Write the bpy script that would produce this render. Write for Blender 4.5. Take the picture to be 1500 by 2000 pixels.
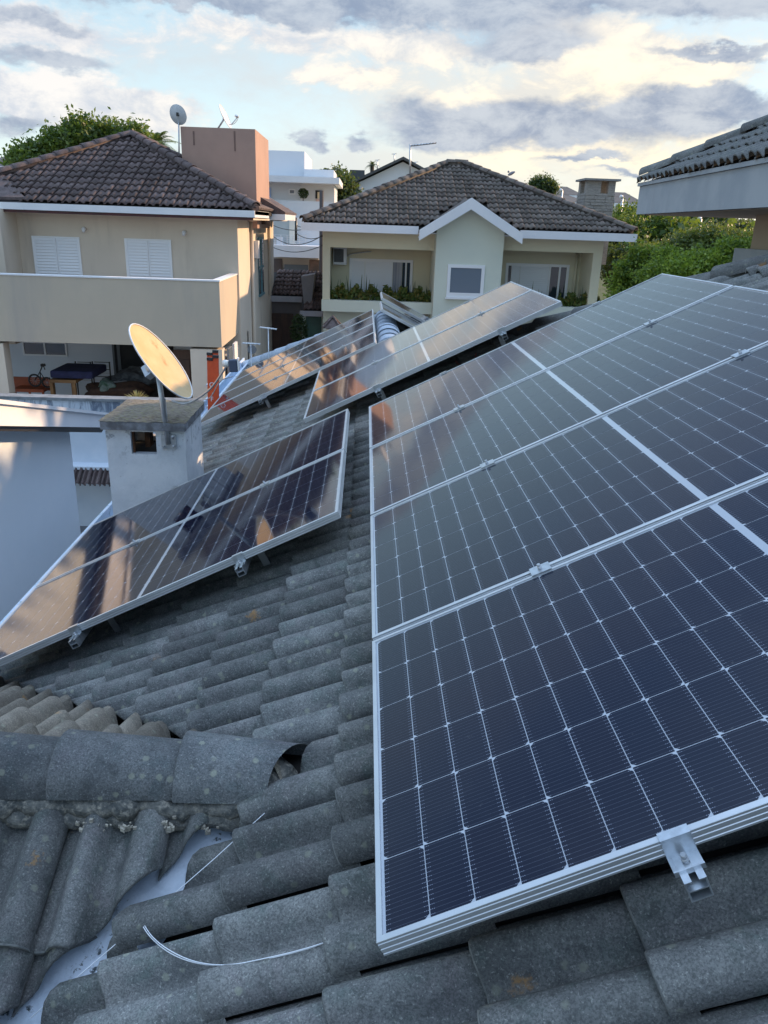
import bpy, bmesh, math, random
import numpy as np
from mathutils import Vector, Matrix
random.seed(7); rng = np.random.default_rng(7)
R = math.radians
SC = bpy.context.scene
for o in list(bpy.data.objects): bpy.data.objects.remove(o)
COL = SC.collection

# ------------------------------------------------------------------ camera
F = 1518.6                      # focal length in photo pixels (1500 x 2000)
fwd = Vector((0.0312, 0.9375, -0.3466)).normalized()
rt = Vector((0.9993, -0.0215, 0.032)); rt = (rt - fwd * rt.dot(fwd)).normalized()
up = rt.cross(fwd)
cam = bpy.data.cameras.new('camera'); co = bpy.data.objects.new('camera', cam); COL.objects.link(co)
m = Matrix((rt, up, -fwd)).transposed().to_4x4()
co.matrix_world = m                                   # the eye is the origin; the ground lies 5.6 m below
cam.sensor_width = 36; cam.lens = 36 * F / 2000; cam.clip_start = .02; cam.clip_end = 3000
SC.camera = co
GZ = -5.6
def ray(x, y): return fwd + rt * ((x - 750) / F) - up * ((y - 1000) / F)
def at(x, y, Y):
    r = ray(x, y); return r * (Y / r.y)
def onplane(x, y, p0, n):
    r = ray(x, y); n = Vector(n); return r * (Vector(p0).dot(n) / r.dot(n))

# ------------------------------------------------------------------ light
SUN_AZ, SUN_EL = R(60), R(20.5)      # azimuth from +Y towards +X
sd = Vector((math.sin(SUN_AZ) * math.cos(SUN_EL), math.cos(SUN_AZ) * math.cos(SUN_EL), math.sin(SUN_EL)))
sun = bpy.data.lights.new('sun', 'SUN'); so = bpy.data.objects.new('sun', sun); COL.objects.link(so)
sun.energy = 2.8; sun.angle = R(.6); sun.color = (1, .66, .38)
so.rotation_euler = sd.to_track_quat('Z', 'Y').to_euler(); so.location = sd * 60
SC.view_settings.view_transform = 'Standard'; SC.view_settings.look = 'None'
SC.view_settings.gamma = 1; SC.view_settings.use_curve_mapping = False
SC.view_settings.exposure = 1.2
SC.render.engine = 'CYCLES'

class N:                            # tiny node-expression helper
    def __init__(s, nt, v): s.nt = nt; s.v = v
    def _m(s, op, *a, clamp=False):
        n = s.nt.nodes.new('ShaderNodeMath'); n.operation = op; n.use_clamp = clamp
        for i, q in enumerate((s,) + a):
            if isinstance(q, N): s.nt.links.new(q.v, n.inputs[i])
            else: n.inputs[i].default_value = q
        return N(s.nt, n.outputs[0])
    def __add__(s, o): return s._m('ADD', o)
    def __sub__(s, o): return s._m('SUBTRACT', o)
    def __mul__(s, o): return s._m('MULTIPLY', o)
    def __truediv__(s, o): return s._m('DIVIDE', o)
    def sub_from(s, k): return (s * -1) + k
    def clamp(s): return s._m('ADD', 0.0, clamp=True)
    def step(s, a, b):              # smoothstep
        n = s.nt.nodes.new('ShaderNodeMapRange'); n.interpolation_type = 'SMOOTHSTEP'
        s.nt.links.new(s.v, n.inputs[0]); n.inputs[1].default_value = a; n.inputs[2].default_value = b
        return N(s.nt, n.outputs[0])
def nz(nt, vec, scale, detail=4, rough=.5, dist=0, out=0):
    n = nt.nodes.new('ShaderNodeTexNoise'); n.inputs['Scale'].default_value = scale
    n.inputs['Detail'].default_value = detail; n.inputs['Roughness'].default_value = rough
    n.inputs['Distortion'].default_value = dist; nt.links.new(vec, n.inputs['Vector']); return N(nt, n.outputs[out])
def mixc(nt, f, a, b, mode='MIX'):
    n = nt.nodes.new('ShaderNodeMix'); n.data_type = 'RGBA'; n.blend_type = mode
    for s, q in ((n.inputs[0], f), (n.inputs[6], a), (n.inputs[7], b)):
        if isinstance(q, N): nt.links.new(q.v, s)
        elif isinstance(q, (tuple, list)): s.default_value = (*q[:3], 1)
        elif isinstance(q, (int, float)): s.default_value = q
        else: nt.links.new(q, s)
    return n.outputs[2]

W = bpy.data.worlds.new('World'); SC.world = W; W.use_nodes = True
nt = W.node_tree; nt.nodes.clear()
def build_sky():
    sky = nt.nodes.new('ShaderNodeTexSky'); sky.sky_type = 'NISHITA'; sky.sun_disc = False
    sky.sun_elevation = SUN_EL; sky.sun_rotation = SUN_AZ; sky.air_density = 1.0; sky.dust_density = .8; sky.ozone_density = 1.6
    tc = nt.nodes.new('ShaderNodeTexCoord'); sp = nt.nodes.new('ShaderNodeSeparateXYZ')
    nt.links.new(tc.outputs['Generated'], sp.inputs[0])
    x, y, z = (N(nt, sp.outputs[i]) for i in range(3))
    az = x._m('ARCTAN2', y); el = z._m('ARCSINE')
    zc = z._m('MAXIMUM', 0.0) + .10
    cb = nt.nodes.new('ShaderNodeCombineXYZ')
    for i, q in enumerate((x / zc, y / zc, el * 2.0)): nt.links.new(q.v, cb.inputs[i])
    cl = cb.outputs[0]                                      # cloud-deck coordinates (flattened towards the horizon)
    cb2 = nt.nodes.new('ShaderNodeCombineXYZ')
    for i, q in enumerate((az, el * 1.9, z * 0)): nt.links.new(q.v, cb2.inputs[i])
    an = cb2.outputs[0]
    w1 = (nz(nt, an, 5.5, 5, .55) - .5); w2 = (nz(nt, an, 7.1, 5, .55, out=0) - .5)
    # big noise of its own offset for the vertical warp
    mp = nt.nodes.new('ShaderNodeMapping'); mp.inputs['Location'].default_value = (7.3, 2.2, 4); nt.links.new(an, mp.inputs[0])
    w2 = nz(nt, mp.outputs[0], 6, 5, .55) - .5
    w3 = nz(nt, mp.outputs[0], 22, 5, .65) - .5; w4 = nz(nt, an, 26, 5, .65) - .5
    aw = az + w1 * .16 + w3 * .05; ew = el + w2 * .075 + w4 * .03
    fine = nz(nt, an, 13, 8, .66, .3)
    big = nz(nt, cl, .55, 7, .58, .4)
    deg = math.pi / 180
    def blob(px, py, sx, sy, rot=0.0):
        d0 = ray(px, py).normalized(); a0, e0 = math.atan2(d0.x, d0.y), math.asin(d0.z); sx *= .92; sy *= .84
        u = aw - a0; v = ew - e0
        if rot: c, s = math.cos(rot), math.sin(rot); u, v = u * c + v * s, v * c - u * s
        q = (u / (sx / F)); r = (v / (sy / F))
        return (q * q + r * r) * -1
    def g(d): return d._m('EXPONENT')
    # pale veil (thin bright cloud), bright cumulus, grey cloud
    veil = None
    for b in [(1250, 60, 520, 190), (1150, 330, 560, 100), (1000, 180, 330, 60), (300, 100, 420, 70), (620, 330, 500, 70)]:
        q = g(blob(*b)); veil = q if veil is None else veil + q
    white = None
    for b in [(150, 215, 210, 55), (250, 215, 90, 40), (30, 190, 90, 24), (560, 70, 240, 38, .05), (620, 150, 60, 22), (730, 150, 60, 22), (1050, 195, 190, 30), (820, 80, 70, 40), (1120, 70, 130, 50),
              (1180, 250, 420, 110), (1300, 120, 220, 40), (60, 60, 180, 50)]:
        q = g(blob(*b)); white = q if white is None else white + q
    grey = None
    for b in [(1050, 240, 250, 42, -.12), (1330, 215, 150, 40), (1480, 205, 100, 34), (850, 250, 110, 34), (1020, 85, 150, 28), (1420, 100, 130, 12), (850, -8, 640, 40), (300, -26, 420, 38), (1400, -20, 400, 42),
              (120, 125, 100, 22), (25, 245, 70, 22), (80, 45, 90, 20), (600, 270, 26, 20), (700, 268, 30, 16), (1270, 345, 150, 10), (1130, 310, 60, 10), (420, 15, 150, 16)]:
        q = g(blob(*b)); grey = q if grey is None else grey + q
    lo = el.step(.0, .36)                                   # above the framed band the broken deck goes on
    bank = big.step(.50, .70) * el.step(.30, .42)
    veil = (veil * .7 + (fine - .5) * 1.3).step(.20, 1.05)
    white = (white * (fine * 1.9)).step(.34, .80)
    grey = (grey * (fine * 1.5 + .25)).step(.25, .84)
    # colours are in sky units: the Background strength below scales them to picture values
    S = .12
    K = .51
    def c(r, g_, b): return (r * K / S, g_ * K / S, b * K / S)
    hz = el.step(0.0, .30)
    warm = g(blob(1250, 300, 620, 230))
    blue = mixc(nt, hz, c(.70, .80, .80), c(.46, .65, .75))
    blue = mixc(nt, el.step(.30, .60), blue, c(.25, .40, .68)); blue = mixc(nt, el.step(.55, 1.25), blue, c(1.42, 1.85, 2.45))
    col = mixc(nt, .22, blue, sky.outputs[0])
    wcol = mixc(nt, warm, mixc(nt, fine.step(.35, .62), c(.56, .60, .68), c(.86, .83, .81)), mixc(nt, fine.step(.35, .6), c(.80, .76, .66), c(1.22, 1.04, .72)))
    vcol = mixc(nt, warm, c(.60, .66, .71), c(.82, .77, .66))
    gcol = mixc(nt, fine.step(.3, .65), c(.25, .31, .43), c(.52, .57, .64))
    col = mixc(nt, veil * .85, col, vcol)
    col = mixc(nt, white * .92, col, wcol)
    col = mixc(nt, grey * .94, col, gcol)
    dk = mixc(nt, fine, c(.40, .46, .56), c(.66, .72, .80))
    col = mixc(nt, bank * .28, col, dk)
    low = el.step(-.02, .0)
    col = mixc(nt, low, c(.22, .25, .27), col)
    bg = nt.nodes.new('ShaderNodeBackground'); bg.inputs[1].default_value = S; nt.links.new(col, bg.inputs[0])
    out = nt.nodes.new('ShaderNodeOutputWorld'); nt.links.new(bg.outputs[0], out.inputs[0])
build_sky()

# ------------------------------------------------------------------ materials
MATS = {}
def mat(name, c1, c2=None, rough=.7, s=3.0, s2=None, c3=None, bump=0.0, bscale=60, metal=0.0, spec=.5, coat=0.0, stretch=None, mix=(.35, .65), streak=None, extra=None, bdist=.01):
    if name in MATS: return MATS[name]
    M = bpy.data.materials.new(name); M.use_nodes = True; n = M.node_tree
    P = n.nodes['Principled BSDF']; g = n.nodes.new('ShaderNodeNewGeometry'); pos = g.outputs['Position']
    v = pos
    if stretch:
        mp = n.nodes.new('ShaderNodeMapping'); mp.inputs['Scale'].default_value = stretch; n.links.new(pos, mp.inputs[0]); v = mp.outputs[0]
    col = c1
    if c2 is not None: col = mixc(n, nz(n, v, s, 6, .6).step(*mix), c1, c2)
    if c3 is not None: col = mixc(n, nz(n, v, s2 or s * 9, 5, .65).step(.45, .75), col, c3)
    if streak is not None:
        mp = n.nodes.new('ShaderNodeMapping'); mp.inputs['Scale'].default_value = streak[1]; n.links.new(pos, mp.inputs[0])
        col = mixc(n, nz(n, mp.outputs[0], 1, 5, .6).step(streak[2], streak[3]), col, streak[0])
    if extra: col = extra(n, pos, col, P)
    if isinstance(col, tuple): P.inputs['Base Color'].default_value = (*col, 1)
    else: n.links.new(col, P.inputs['Base Color'])
    P.inputs['Roughness'].default_value = rough; P.inputs['Metallic'].default_value = metal
    P.inputs['Specular IOR Level'].default_value = spec; P.inputs['Coat Weight'].default_value = coat
    if bump:
        b = n.nodes.new('ShaderNodeBump'); b.inputs['Strength'].default_value = bump; b.inputs['Distance'].default_value = bdist
        n.links.new(nz(n, v, bscale, 4, .6).v, b.inputs['Height']); n.links.new(b.outputs[0], P.inputs['Normal'])
    MATS[name] = M; return M

def concrete_tile(name, base, light, algae, purple, spots=True):
    M = bpy.data.materials.new(name); M.use_nodes = True; n = M.node_tree; P = n.nodes['Principled BSDF']
    g = n.nodes.new('ShaderNodeNewGeometry'); pos = g.outputs['Position']
    oi = n.nodes.new('ShaderNodeObjectInfo'); rnd = N(n, oi.outputs['Random'])
    col = mixc(n, nz(n, pos, 7, 7, .7).step(.25, .75), base, light)
    col = mixc(n, nz(n, pos, 12, 5, .65, .5).step(.48, .7) * .5, col, algae)
    col = mixc(n, nz(n, pos, 4.7, 5, .65, 1).step(.5, .75) * .45, col, purple)
    col = mixc(n, nz(n, pos, 210, 3, .7).step(.42, .62) * .55, col, (base[0] * .42, base[1] * .44, base[2] * .46))
    col = mixc(n, nz(n, pos, 150, 3, .7).step(.57, .68) * .55, col, (light[0] * 1.7, light[1] * 1.7, light[2] * 1.65))
    col = mixc(n, nz(n, pos, 29, 7, .78).step(.52, .64) * .55, col, (base[0] * .5, base[1] * .52, base[2] * .5))
    if spots:
        vo = n.nodes.new('ShaderNodeTexVoronoi'); vo.inputs['Scale'].default_value = 26; n.links.new(pos, vo.inputs['Vector'])
        gate = N(n, vo.outputs['Color']); d = N(n, vo.outputs['Distance']) + (nz(n, pos, 120, 3) - .5) * .25
        col = mixc(n, d.step(.30, .16) * gate.step(.60, .72) * .55, col, (.30, .31, .24))
        vo = n.nodes.new('ShaderNodeTexVoronoi'); vo.inputs['Scale'].default_value = 5.5; n.links.new(pos, vo.inputs['Vector'])
        d = N(n, vo.outputs['Distance']) + (nz(n, pos, 60, 5, .7) - .5) * .5
        col = mixc(n, d.step(.20, .06) * N(n, vo.outputs['Color']).step(.70, .76) * .75, col, (.42, .22, .07))
    v = rnd * .62 + .70
    mu = n.nodes.new('ShaderNodeVectorMath'); mu.operation = 'SCALE'; n.links.new(col, mu.inputs[0]); n.links.new(v.v, mu.inputs['Scale'])
    n.links.new(mu.outputs[0], P.inputs['Base Color']); P.inputs['Roughness'].default_value = .82; P.inputs['Specular IOR Level'].default_value = .35
    b = n.nodes.new('ShaderNodeBump'); b.inputs['Strength'].default_value = .55; b.inputs['Distance'].default_value = .004
    h = nz(n, pos, 170, 4, .7) + nz(n, pos, 40, 3, .6) * 1.2
    n.links.new(h.v, b.inputs['Height']); n.links.new(b.outputs[0], P.inputs['Normal'])
    MATS[name] = M; return M

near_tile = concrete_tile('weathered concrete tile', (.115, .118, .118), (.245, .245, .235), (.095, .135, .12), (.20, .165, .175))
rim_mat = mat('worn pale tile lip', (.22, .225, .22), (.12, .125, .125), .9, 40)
sun_tile = concrete_tile('sun tinted concrete tile', (.17, .145, .115), (.27, .235, .19), (.15, .15, .12), (.22, .18, .16))  # sunlit copy of the roof tile: warm light put into its colour
house_tile = concrete_tile('dark brown roof tile', (.070, .050, .050), (.17, .13, .125), (.10, .085, .08), (.14, .07, .07), spots=False)
green_tile = concrete_tile('mossy brown roof tile', (.085, .068, .062), (.20, .17, .15), (.10, .125, .085), (.20, .10, .09), spots=False)
cap_mat = concrete_tile('ridge cap concrete', (.085, .090, .095), (.20, .205, .205), (.09, .12, .125), (.17, .145, .17))
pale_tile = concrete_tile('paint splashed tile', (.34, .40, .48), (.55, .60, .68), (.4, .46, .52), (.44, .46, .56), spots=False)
mortar = mat('dark mortar', (.06, .065, .065), (.16, .155, .14), .95, 25, bump=.8, bscale=90, c3=(.34, .31, .26), s2=60)
pale_mortar = mat('pale mortar crumbs', (.45, .41, .34), (.22, .20, .17), .95, 50, bump=.6)
alu = mat('anodised aluminium', (.70, .72, .74), (.62, .64, .66), .38, 6, metal=.75, spec=.5)
alu_d = mat('aluminium clamp', (.66, .70, .74), (.5, .53, .56), .33, 30, metal=.85)
steel = mat('galvanised steel', (.55, .57, .6), (.42, .44, .47), .42, 14, metal=.7)
backs = mat('white backsheet', (.42, .45, .50), None, .25, coat=1.0)
membrane = mat('white valley paint', (.40, .46, .55), (.26, .31, .38), .55, 18, c3=(.30, .35, .40), s2=45)
def stain(n, pos, col, P):
    col = mixc(n, nz(n, pos, 11, 6, .7, .4).step(.50, .72) * .5, col, (.34, .41, .48))
    return mixc(n, nz(n, pos, 34, 7, .78, .6).step(.545, .60) * nz(n, pos, 7, 3).step(.42, .55), col, (.035, .045, .05))
membrane_st = mat('stained valley paint', (.68, .75, .86), (.56, .64, .75), .5, 9, extra=stain, bump=.5, bscale=35)
def gutter_extra(n, pos, col, P):
    return mixc(n, nz(n, pos, 9, 5, .7).step(.55, .68), col, (.22, .32, .38))
gutter_m = mat('pale blue gutter paint', (.62, .70, .82), (.50, .62, .74), .5, 3, extra=gutter_extra)
white_plaster = mat('white plaster', (.70, .72, .74), (.60, .62, .65), .85, 1.1, bump=.3, bscale=40)
blue_plaster = mat('cool white plaster', (.66, .71, .78), (.58, .64, .72), .85, .7, bump=.2, bscale=30)
def mould(n, pos, col, P):
    mp = n.nodes.new('ShaderNodeMapping'); mp.inputs['Scale'].default_value = (3.2, 3.2, .8); n.links.new(pos, mp.inputs[0])
    sp = n.nodes.new('ShaderNodeSeparateXYZ'); n.links.new(pos, sp.inputs[0])
    return mixc(n, nz(n, mp.outputs[0], 1.6, 6, .75, .6).step(.44, .60) * N(n, sp.outputs[2]).step(-3.75, -3.3) * .85, col, (.07, .10, .16))
mould_wall = mat('mould streaked white wall', (.62, .66, .72), (.52, .58, .66), .9, 1.2, extra=mould)
def chim(n, pos, col, P):
    sp = n.nodes.new('ShaderNodeSeparateXYZ'); n.links.new(pos, sp.inputs[0]); z = N(n, sp.outputs[2])
    k = nz(n, pos, 13, 6, .75).step(.53, .63) * z.step(-1.85, -1.5)
    col = mixc(n, k * .75, col, (.16, .17, .19))
    return mixc(n, nz(n, pos, 55, 4, .7).step(.66, .70) * .6, col, (.2, .2, .2))
chim_plaster = mat('dirty white chimney plaster', (.68, .70, .73), (.56, .59, .63), .9, 4, bump=.5, bscale=45, extra=chim)
moss = mat('mossy lichen slab', (.13, .10, .08), (.27, .23, .19), .95, 22, c3=(.26, .24, .10), s2=30, bump=1, bscale=70, stretch=(1, 2.6, 1))
beige = mat('beige render', (.67, .585, .485), (.61, .53, .44), .9, .6, streak=((.45, .39, .33), (1.6, 1.6, .25), .5, .8))
beige_d = mat('taupe balcony render', (.52, .445, .35), (.46, .40, .32), .9, .5, streak=((.38, .34, .30), (1.3, 1.3, .22), .48, .8))
cream = mat('cream render', (.70, .65, .48), (.63, .60, .46), .9, .5, streak=((.45, .45, .37), (2, 2, .3), .62, .85))
pale_cream = mat('pale mint render', (.66, .69, .59), (.60, .64, .56), .9, .5)
orange = mat('terracotta render', (.43, .28, .225), (.375, .245, .20), .9, .9, streak=((.33, .20, .16), (2.2, 2.2, .22), .58, .8))
orange_sun = orange
whitep = mat('white painted trim', (.74, .75, .77), (.66, .68, .72), .6, 1.5, streak=((.40, .42, .45), (2.5, 2.5, 7), .66, .78))
fascia_w = mat('white fascia paint', (.76, .77, .80), (.70, .72, .76), .6, 1.2)
grey_fascia = mat('grey painted concrete fascia', (.40, .42, .44), (.33, .355, .385), .8, 2.2, streak=((.30, .31, .34), (3, 3, .8), .55, .8), bump=.2)
tan = mat('tan render', (.50, .40, .29), (.44, .35, .26), .9, 1)
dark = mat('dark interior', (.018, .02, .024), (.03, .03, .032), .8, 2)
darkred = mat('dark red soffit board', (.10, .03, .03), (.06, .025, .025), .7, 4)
wood = mat('dark brown door wood', (.07, .032, .02), (.04, .02, .014), .6, 3, stretch=(8, 8, .6))
pine = mat('orange brown table wood', (.30, .17, .07), (.22, .12, .05), .6, 4)
benchm = mat('orange red bench wood', (.40, .09, .03), (.30, .07, .03), .6, 4)
navy = mat('navy mattress cloth', (.03, .035, .10), (.02, .025, .07), .9, 8)
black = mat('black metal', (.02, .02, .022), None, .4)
shutter = mat('white shutter', (.78, .80, .84), None, .5)
wframe = mat('white window frame', (.80, .81, .83), None, .4)
curtain = mat('grey curtain', (.45, .46, .50), (.25, .27, .33), .9, 1, stretch=(14, 14, .2))
greendoor = mat('green garage door paint', (.05, .11, .085), (.04, .085, .07), .6, 3)
taupe = mat('taupe wall render', (.17, .15, .15), (.14, .125, .13), .9, 1)
def glassm(name, c, rough=.06):
    M = mat(name, c, None, rough, spec=.9, coat=1.0); return M
glass = glassm('window glass', (.03, .045, .06)); glass_g = mat('grey glass', (.15, .19, .24), None, .15, spec=.5, coat=.25); glass_t = glassm('teal glass', (.04, .12, .14))
cable = mat('white cable', (.75, .77, .82), None, .5)
ladder_m = mat('orange fibreglass', (.78, .10, .02), (.68, .08, .02), .5, 9)
dishm = mat('weathered cream dish', (.56, .41, .22), (.50, .34, .16), .6, 5, mix=(.3, .7), streak=((.40, .20, .07), (7, 7, 4), .60, .75))
dish_back = mat('pale grey dish metal', (.62, .65, .68), (.52, .55, .58), .5, 6)
stone = mat('pale stone cladding', (.40, .36, .32), (.27, .25, .23), .9, 6, c3=(.5, .46, .42), s2=14, bump=.5, stretch=(1, 1, 4))
mortar_s = mat('stone joints', (.17, .15, .14), None, .9)
bark = mat('bark', (.09, .07, .05), (.05, .04, .03), .95, 9)
soil = mat('soil', (.05, .035, .025), (.03, .022, .018), 1, 20)
tarmac = mat('street asphalt', (.055, .055, .058), (.04, .04, .043), .9, 3)
pave = mat('concrete paving', (.19, .19, .20), (.14, .14, .15), .9, 2)
hillm = mat('grassy hill', (.05, .085, .03), (.07, .09, .04), 1, .3, c3=(.10, .10, .06), s2=2)
white_r = mat('smooth white render', (.66, .69, .73), (.60, .64, .69), .85, .4)
roof_far = mat('distant grey roof', (.09, .095, .10), (.06, .065, .07), .85, 2)
roofb = mat('roof deck felt', (.03, .028, .028), None, .95)
cloth_g = mat('crumpled grey cloth', (.20, .21, .23), (.08, .09, .10), .95, 7)
tealp = mat('teal plastic', (.08, .30, .30), None, .5)

def leafm(name, a, b, c, tr=.35):
    M = bpy.data.materials.new(name); M.use_nodes = True; n = M.node_tree; P = n.nodes['Principled BSDF']
    g = n.nodes.new('ShaderNodeNewGeometry'); pos = g.outputs['Position']
    rp = N(n, g.outputs['Random Per Island'])
    col = mixc(n, nz(n, pos, .9, 3, .6).step(.38, .62), a, b); col = mixc(n, rp.step(.45, 1.0) * .7, col, c)
    n.links.new(col, P.inputs['Base Color']); P.inputs['Roughness'].default_value = .5
    T = n.nodes.new('ShaderNodeBsdfTranslucent'); n.links.new(mixc(n, .5, col, (.25, .33, .03)), T.inputs[0])
    X = n.nodes.new('ShaderNodeMixShader'); X.inputs[0].default_value = tr
    n.links.new(P.outputs[0], X.inputs[1]); n.links.new(T.outputs[0], X.inputs[2])
    n.links.new(X.outputs[0], n.nodes['Material Output'].inputs[0]); return M
leaf_a = leafm('broad green leaves', (.04, .085, .02), (.08, .14, .028), (.17, .24, .045), .42)
leaf_b = leafm('bright yellow green leaves', (.08, .15, .025), (.17, .27, .035), (.36, .44, .06), .5)
leaf_c = leafm('dark green leaves', (.02, .045, .022), (.035, .065, .03), (.055, .09, .04))
leaf_d = leafm('olive leaves', (.055, .095, .03), (.09, .135, .04), (.17, .21, .06), .4)
leaf_p = leafm('planter leaves', (.09, .15, .04), (.14, .20, .05), (.34, .22, .05), .4)
leaf_y = leafm('straw coloured spiky leaves', (.42, .36, .16), (.5, .42, .2), (.34, .32, .14), .2)

def cell_material():
    M = bpy.data.materials.new('silicon cell'); M.use_nodes = True; n = M.node_tree; P = n.nodes['Principled BSDF']
    tc = n.nodes.new('ShaderNodeTexCoord'); sp = n.nodes.new('ShaderNodeSeparateXYZ'); n.links.new(tc.outputs['Object'], sp.inputs[0])
    x, y = N(n, sp.outputs[0]), N(n, sp.outputs[1])
    def line(q, period, w):
        f = (q / period)._m('FRACT') - .5
        return f._m('ABSOLUTE').step(w / period, w / period * .45)
    ax = x._m('ABSOLUTE')                         # cell meshes are centred on their own origin
    ends = ax.step(.031, .033)
    bus = line(y, .0104, .00052)
    pad = line(y, .0104, .0011) * ends * line(x, .0035, .0012)
    oi = n.nodes.new('ShaderNodeObjectInfo'); r = N(n, oi.outputs['Random'])
    g = n.nodes.new('ShaderNodeNewGeometry')
    a = mixc(n, r, (.002, .005, .019), (.004, .004, .015))
    a = mixc(n, nz(n, g.outputs['Position'], 1.7, 3).step(.4, .65) * .6, a, (.005, .004, .015))
    col = mixc(n, (bus * .13 + pad * .4).clamp(), a, (.42, .47, .60))
    dust = nz(n, g.outputs['Position'], 2.3, 7, .7, .6).step(.45, .8) * .022 + nz(n, g.outputs['Position'], 45, 4, .7).step(.66, .74) * .10
    col = mixc(n, dust, col, (.40, .40, .38))
    n.links.new(col, P.inputs['Base Color']); P.inputs['Roughness'].default_value = .5; P.inputs['Specular IOR Level'].default_value = .0
    P.inputs['Coat Weight'].default_value = 1; P.inputs['Coat IOR'].default_value = 1.5
    n.links.new((nz(n, g.outputs['Position'], 3, 3) * .05 + .03).v, P.inputs['Coat Roughness'])
    return M
cellm = cell_material()

# ------------------------------------------------------------------ object helpers
def link(o, parent=None):
    COL.objects.link(o)
    if parent is not None:
        o.parent = parent
        if parent.type == 'EMPTY' and not parent.get('_loc'): o.location = -parent.location if parent.parent is None else (0, 0, 0)
    return o
def tag(o, label, cat=None, group=None, kind=None):
    if label: o['label'] = label
    if cat: o['category'] = cat
    if group: o['group'] = group
    if kind: o['kind'] = kind
    return o
def thing(name, label, cat, loc=(0, 0, 0), group=None):       # parts are modelled in world coordinates
    o = bpy.data.objects.new(name, None); COL.objects.link(o); o.location = loc; o.empty_display_size = .1
    return tag(o, label, cat, group)
class MB:
    def __init__(s): s.v = []; s.f = []; s.sm = []
    def add(s, vs, fs, smooth=False):
        b = len(s.v); s.v += [tuple(v) for v in vs]; s.f += [tuple(b + i for i in f) for f in fs]; s.sm += [smooth] * len(fs); return s
    def box(s, a, b):
        x0, x1 = sorted((a[0], b[0])); y0, y1 = sorted((a[1], b[1])); z0, z1 = sorted((a[2], b[2]))
        return s.add([(x0, y0, z0), (x1, y0, z0), (x1, y1, z0), (x0, y1, z0), (x0, y0, z1), (x1, y0, z1), (x1, y1, z1), (x0, y1, z1)],
                     [(0, 3, 2, 1), (4, 5, 6, 7), (0, 1, 5, 4), (1, 2, 6, 5), (2, 3, 7, 6), (3, 0, 4, 7)])
    def obox(s, c, ax, ay, az, lx, ly, lz):      # oriented box, centre + half axes
        c = Vector(c); ax, ay, az = Vector(ax) * lx / 2, Vector(ay) * ly / 2, Vector(az) * lz / 2
        vs = [c + ax * i + ay * j + az * k for k in (-1, 1) for i, j in ((-1, -1), (1, -1), (1, 1), (-1, 1))]
        return s.add(vs, [(0, 3, 2, 1), (4, 5, 6, 7), (0, 1, 5, 4), (1, 2, 6, 5), (2, 3, 7, 6), (3, 0, 4, 7)])
    def slab(s, pts, d):                          # polygon extruded by vector d
        n = len(pts); p = [Vector(q) for q in pts]; d = Vector(d); q = [a + d for a in p]
        return s.add(p + q, [tuple(range(n))[::-1], tuple(range(n, 2 * n))] + [(i, (i + 1) % n, n + (i + 1) % n, n + i) for i in range(n)])
    def tube(s, pts, r, seg=8, caps=True):
        pts = [Vector(p) for p in pts]; rs = r if isinstance(r, (list, tuple)) else [r] * len(pts)
        b = len(s.v); prev = None
        for i, p in enumerate(pts):
            t = (pts[min(i + 1, len(pts) - 1)] - pts[max(i - 1, 0)]).normalized()
            if prev is None: u = t.orthogonal().normalized()
            else: u = (prev - t * prev.dot(t)).normalized()
            prev = u; w = t.cross(u)
            for k in range(seg):
                a = 2 * math.pi * k / seg; s.v.append(tuple(p + (u * math.cos(a) + w * math.sin(a)) * rs[i]))
        for i in range(len(pts) - 1):
            for k in range(seg):
                s.f.append((b + i * seg + k, b + i * seg + (k + 1) % seg, b + (i + 1) * seg + (k + 1) % seg, b + (i + 1) * seg + k)); s.sm.append(True)
        if caps:
            s.f.append(tuple(b + k for k in range(seg))[::-1]); s.f.append(tuple(b + (len(pts) - 1) * seg + k for k in range(seg))); s.sm += [False, False]
        return s
    def mesh(s, name, mtl):
        me = bpy.data.meshes.new(name); me.from_pydata(s.v, [], s.f); me.materials.append(mtl)
        me.polygons.foreach_set('use_smooth', s.sm); me.update(); return me
    def build(s, name, mtl, parent=None, label=None, bevel=0):
        me = s.mesh(name, mtl)
        if bevel:
            bm = bmesh.new(); bm.from_mesh(me); bmesh.ops.recalc_face_normals(bm, faces=bm.faces)
            bmesh.ops.bevel(bm, geom=[e for e in bm.edges if len(e.link_faces) == 2 and e.calc_face_angle(0) > .6], offset=bevel, segments=2, affect='EDGES', profile=.6)
            bm.to_mesh(me); bm.free()
        o = bpy.data.objects.new(name, me); put(o, parent)
        if label: o['label'] = label
        return o
def build_each(mb, name, mtl, parent, label=None):
    used = {}                                        # one object per connected piece
    par = list(range(len(mb.v)))
    def root(i):
        while par[i] != i: par[i] = par[par[i]]; i = par[i]
        return i
    for f in mb.f:
        for a in f[1:]: par[root(a)] = root(f[0])
    for k, f in enumerate(mb.f): used.setdefault(root(f[0]), []).append(k)
    for ks in used.values():
        ids = sorted({i for k in ks for i in mb.f[k]}); m_ = {v: i for i, v in enumerate(ids)}
        q = MB(); q.v = [mb.v[i] for i in ids]; q.f = [tuple(m_[i] for i in mb.f[k]) for k in ks]; q.sm = [mb.sm[k] for k in ks]; q.build(name, mtl, parent, label)
def wloc(o):                                      # world offset of an all-translation hierarchy
    t = Vector((0, 0, 0))
    while o is not None: t += o.location; o = o.parent
    return t
def put(o, parent):
    COL.objects.link(o)
    if parent is not None:
        o.parent = parent; o.location = -wloc(parent)
    return o
def struct(name, mb, m_): o = mb.build(name, m_); o['kind'] = 'structure'; return o

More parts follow.
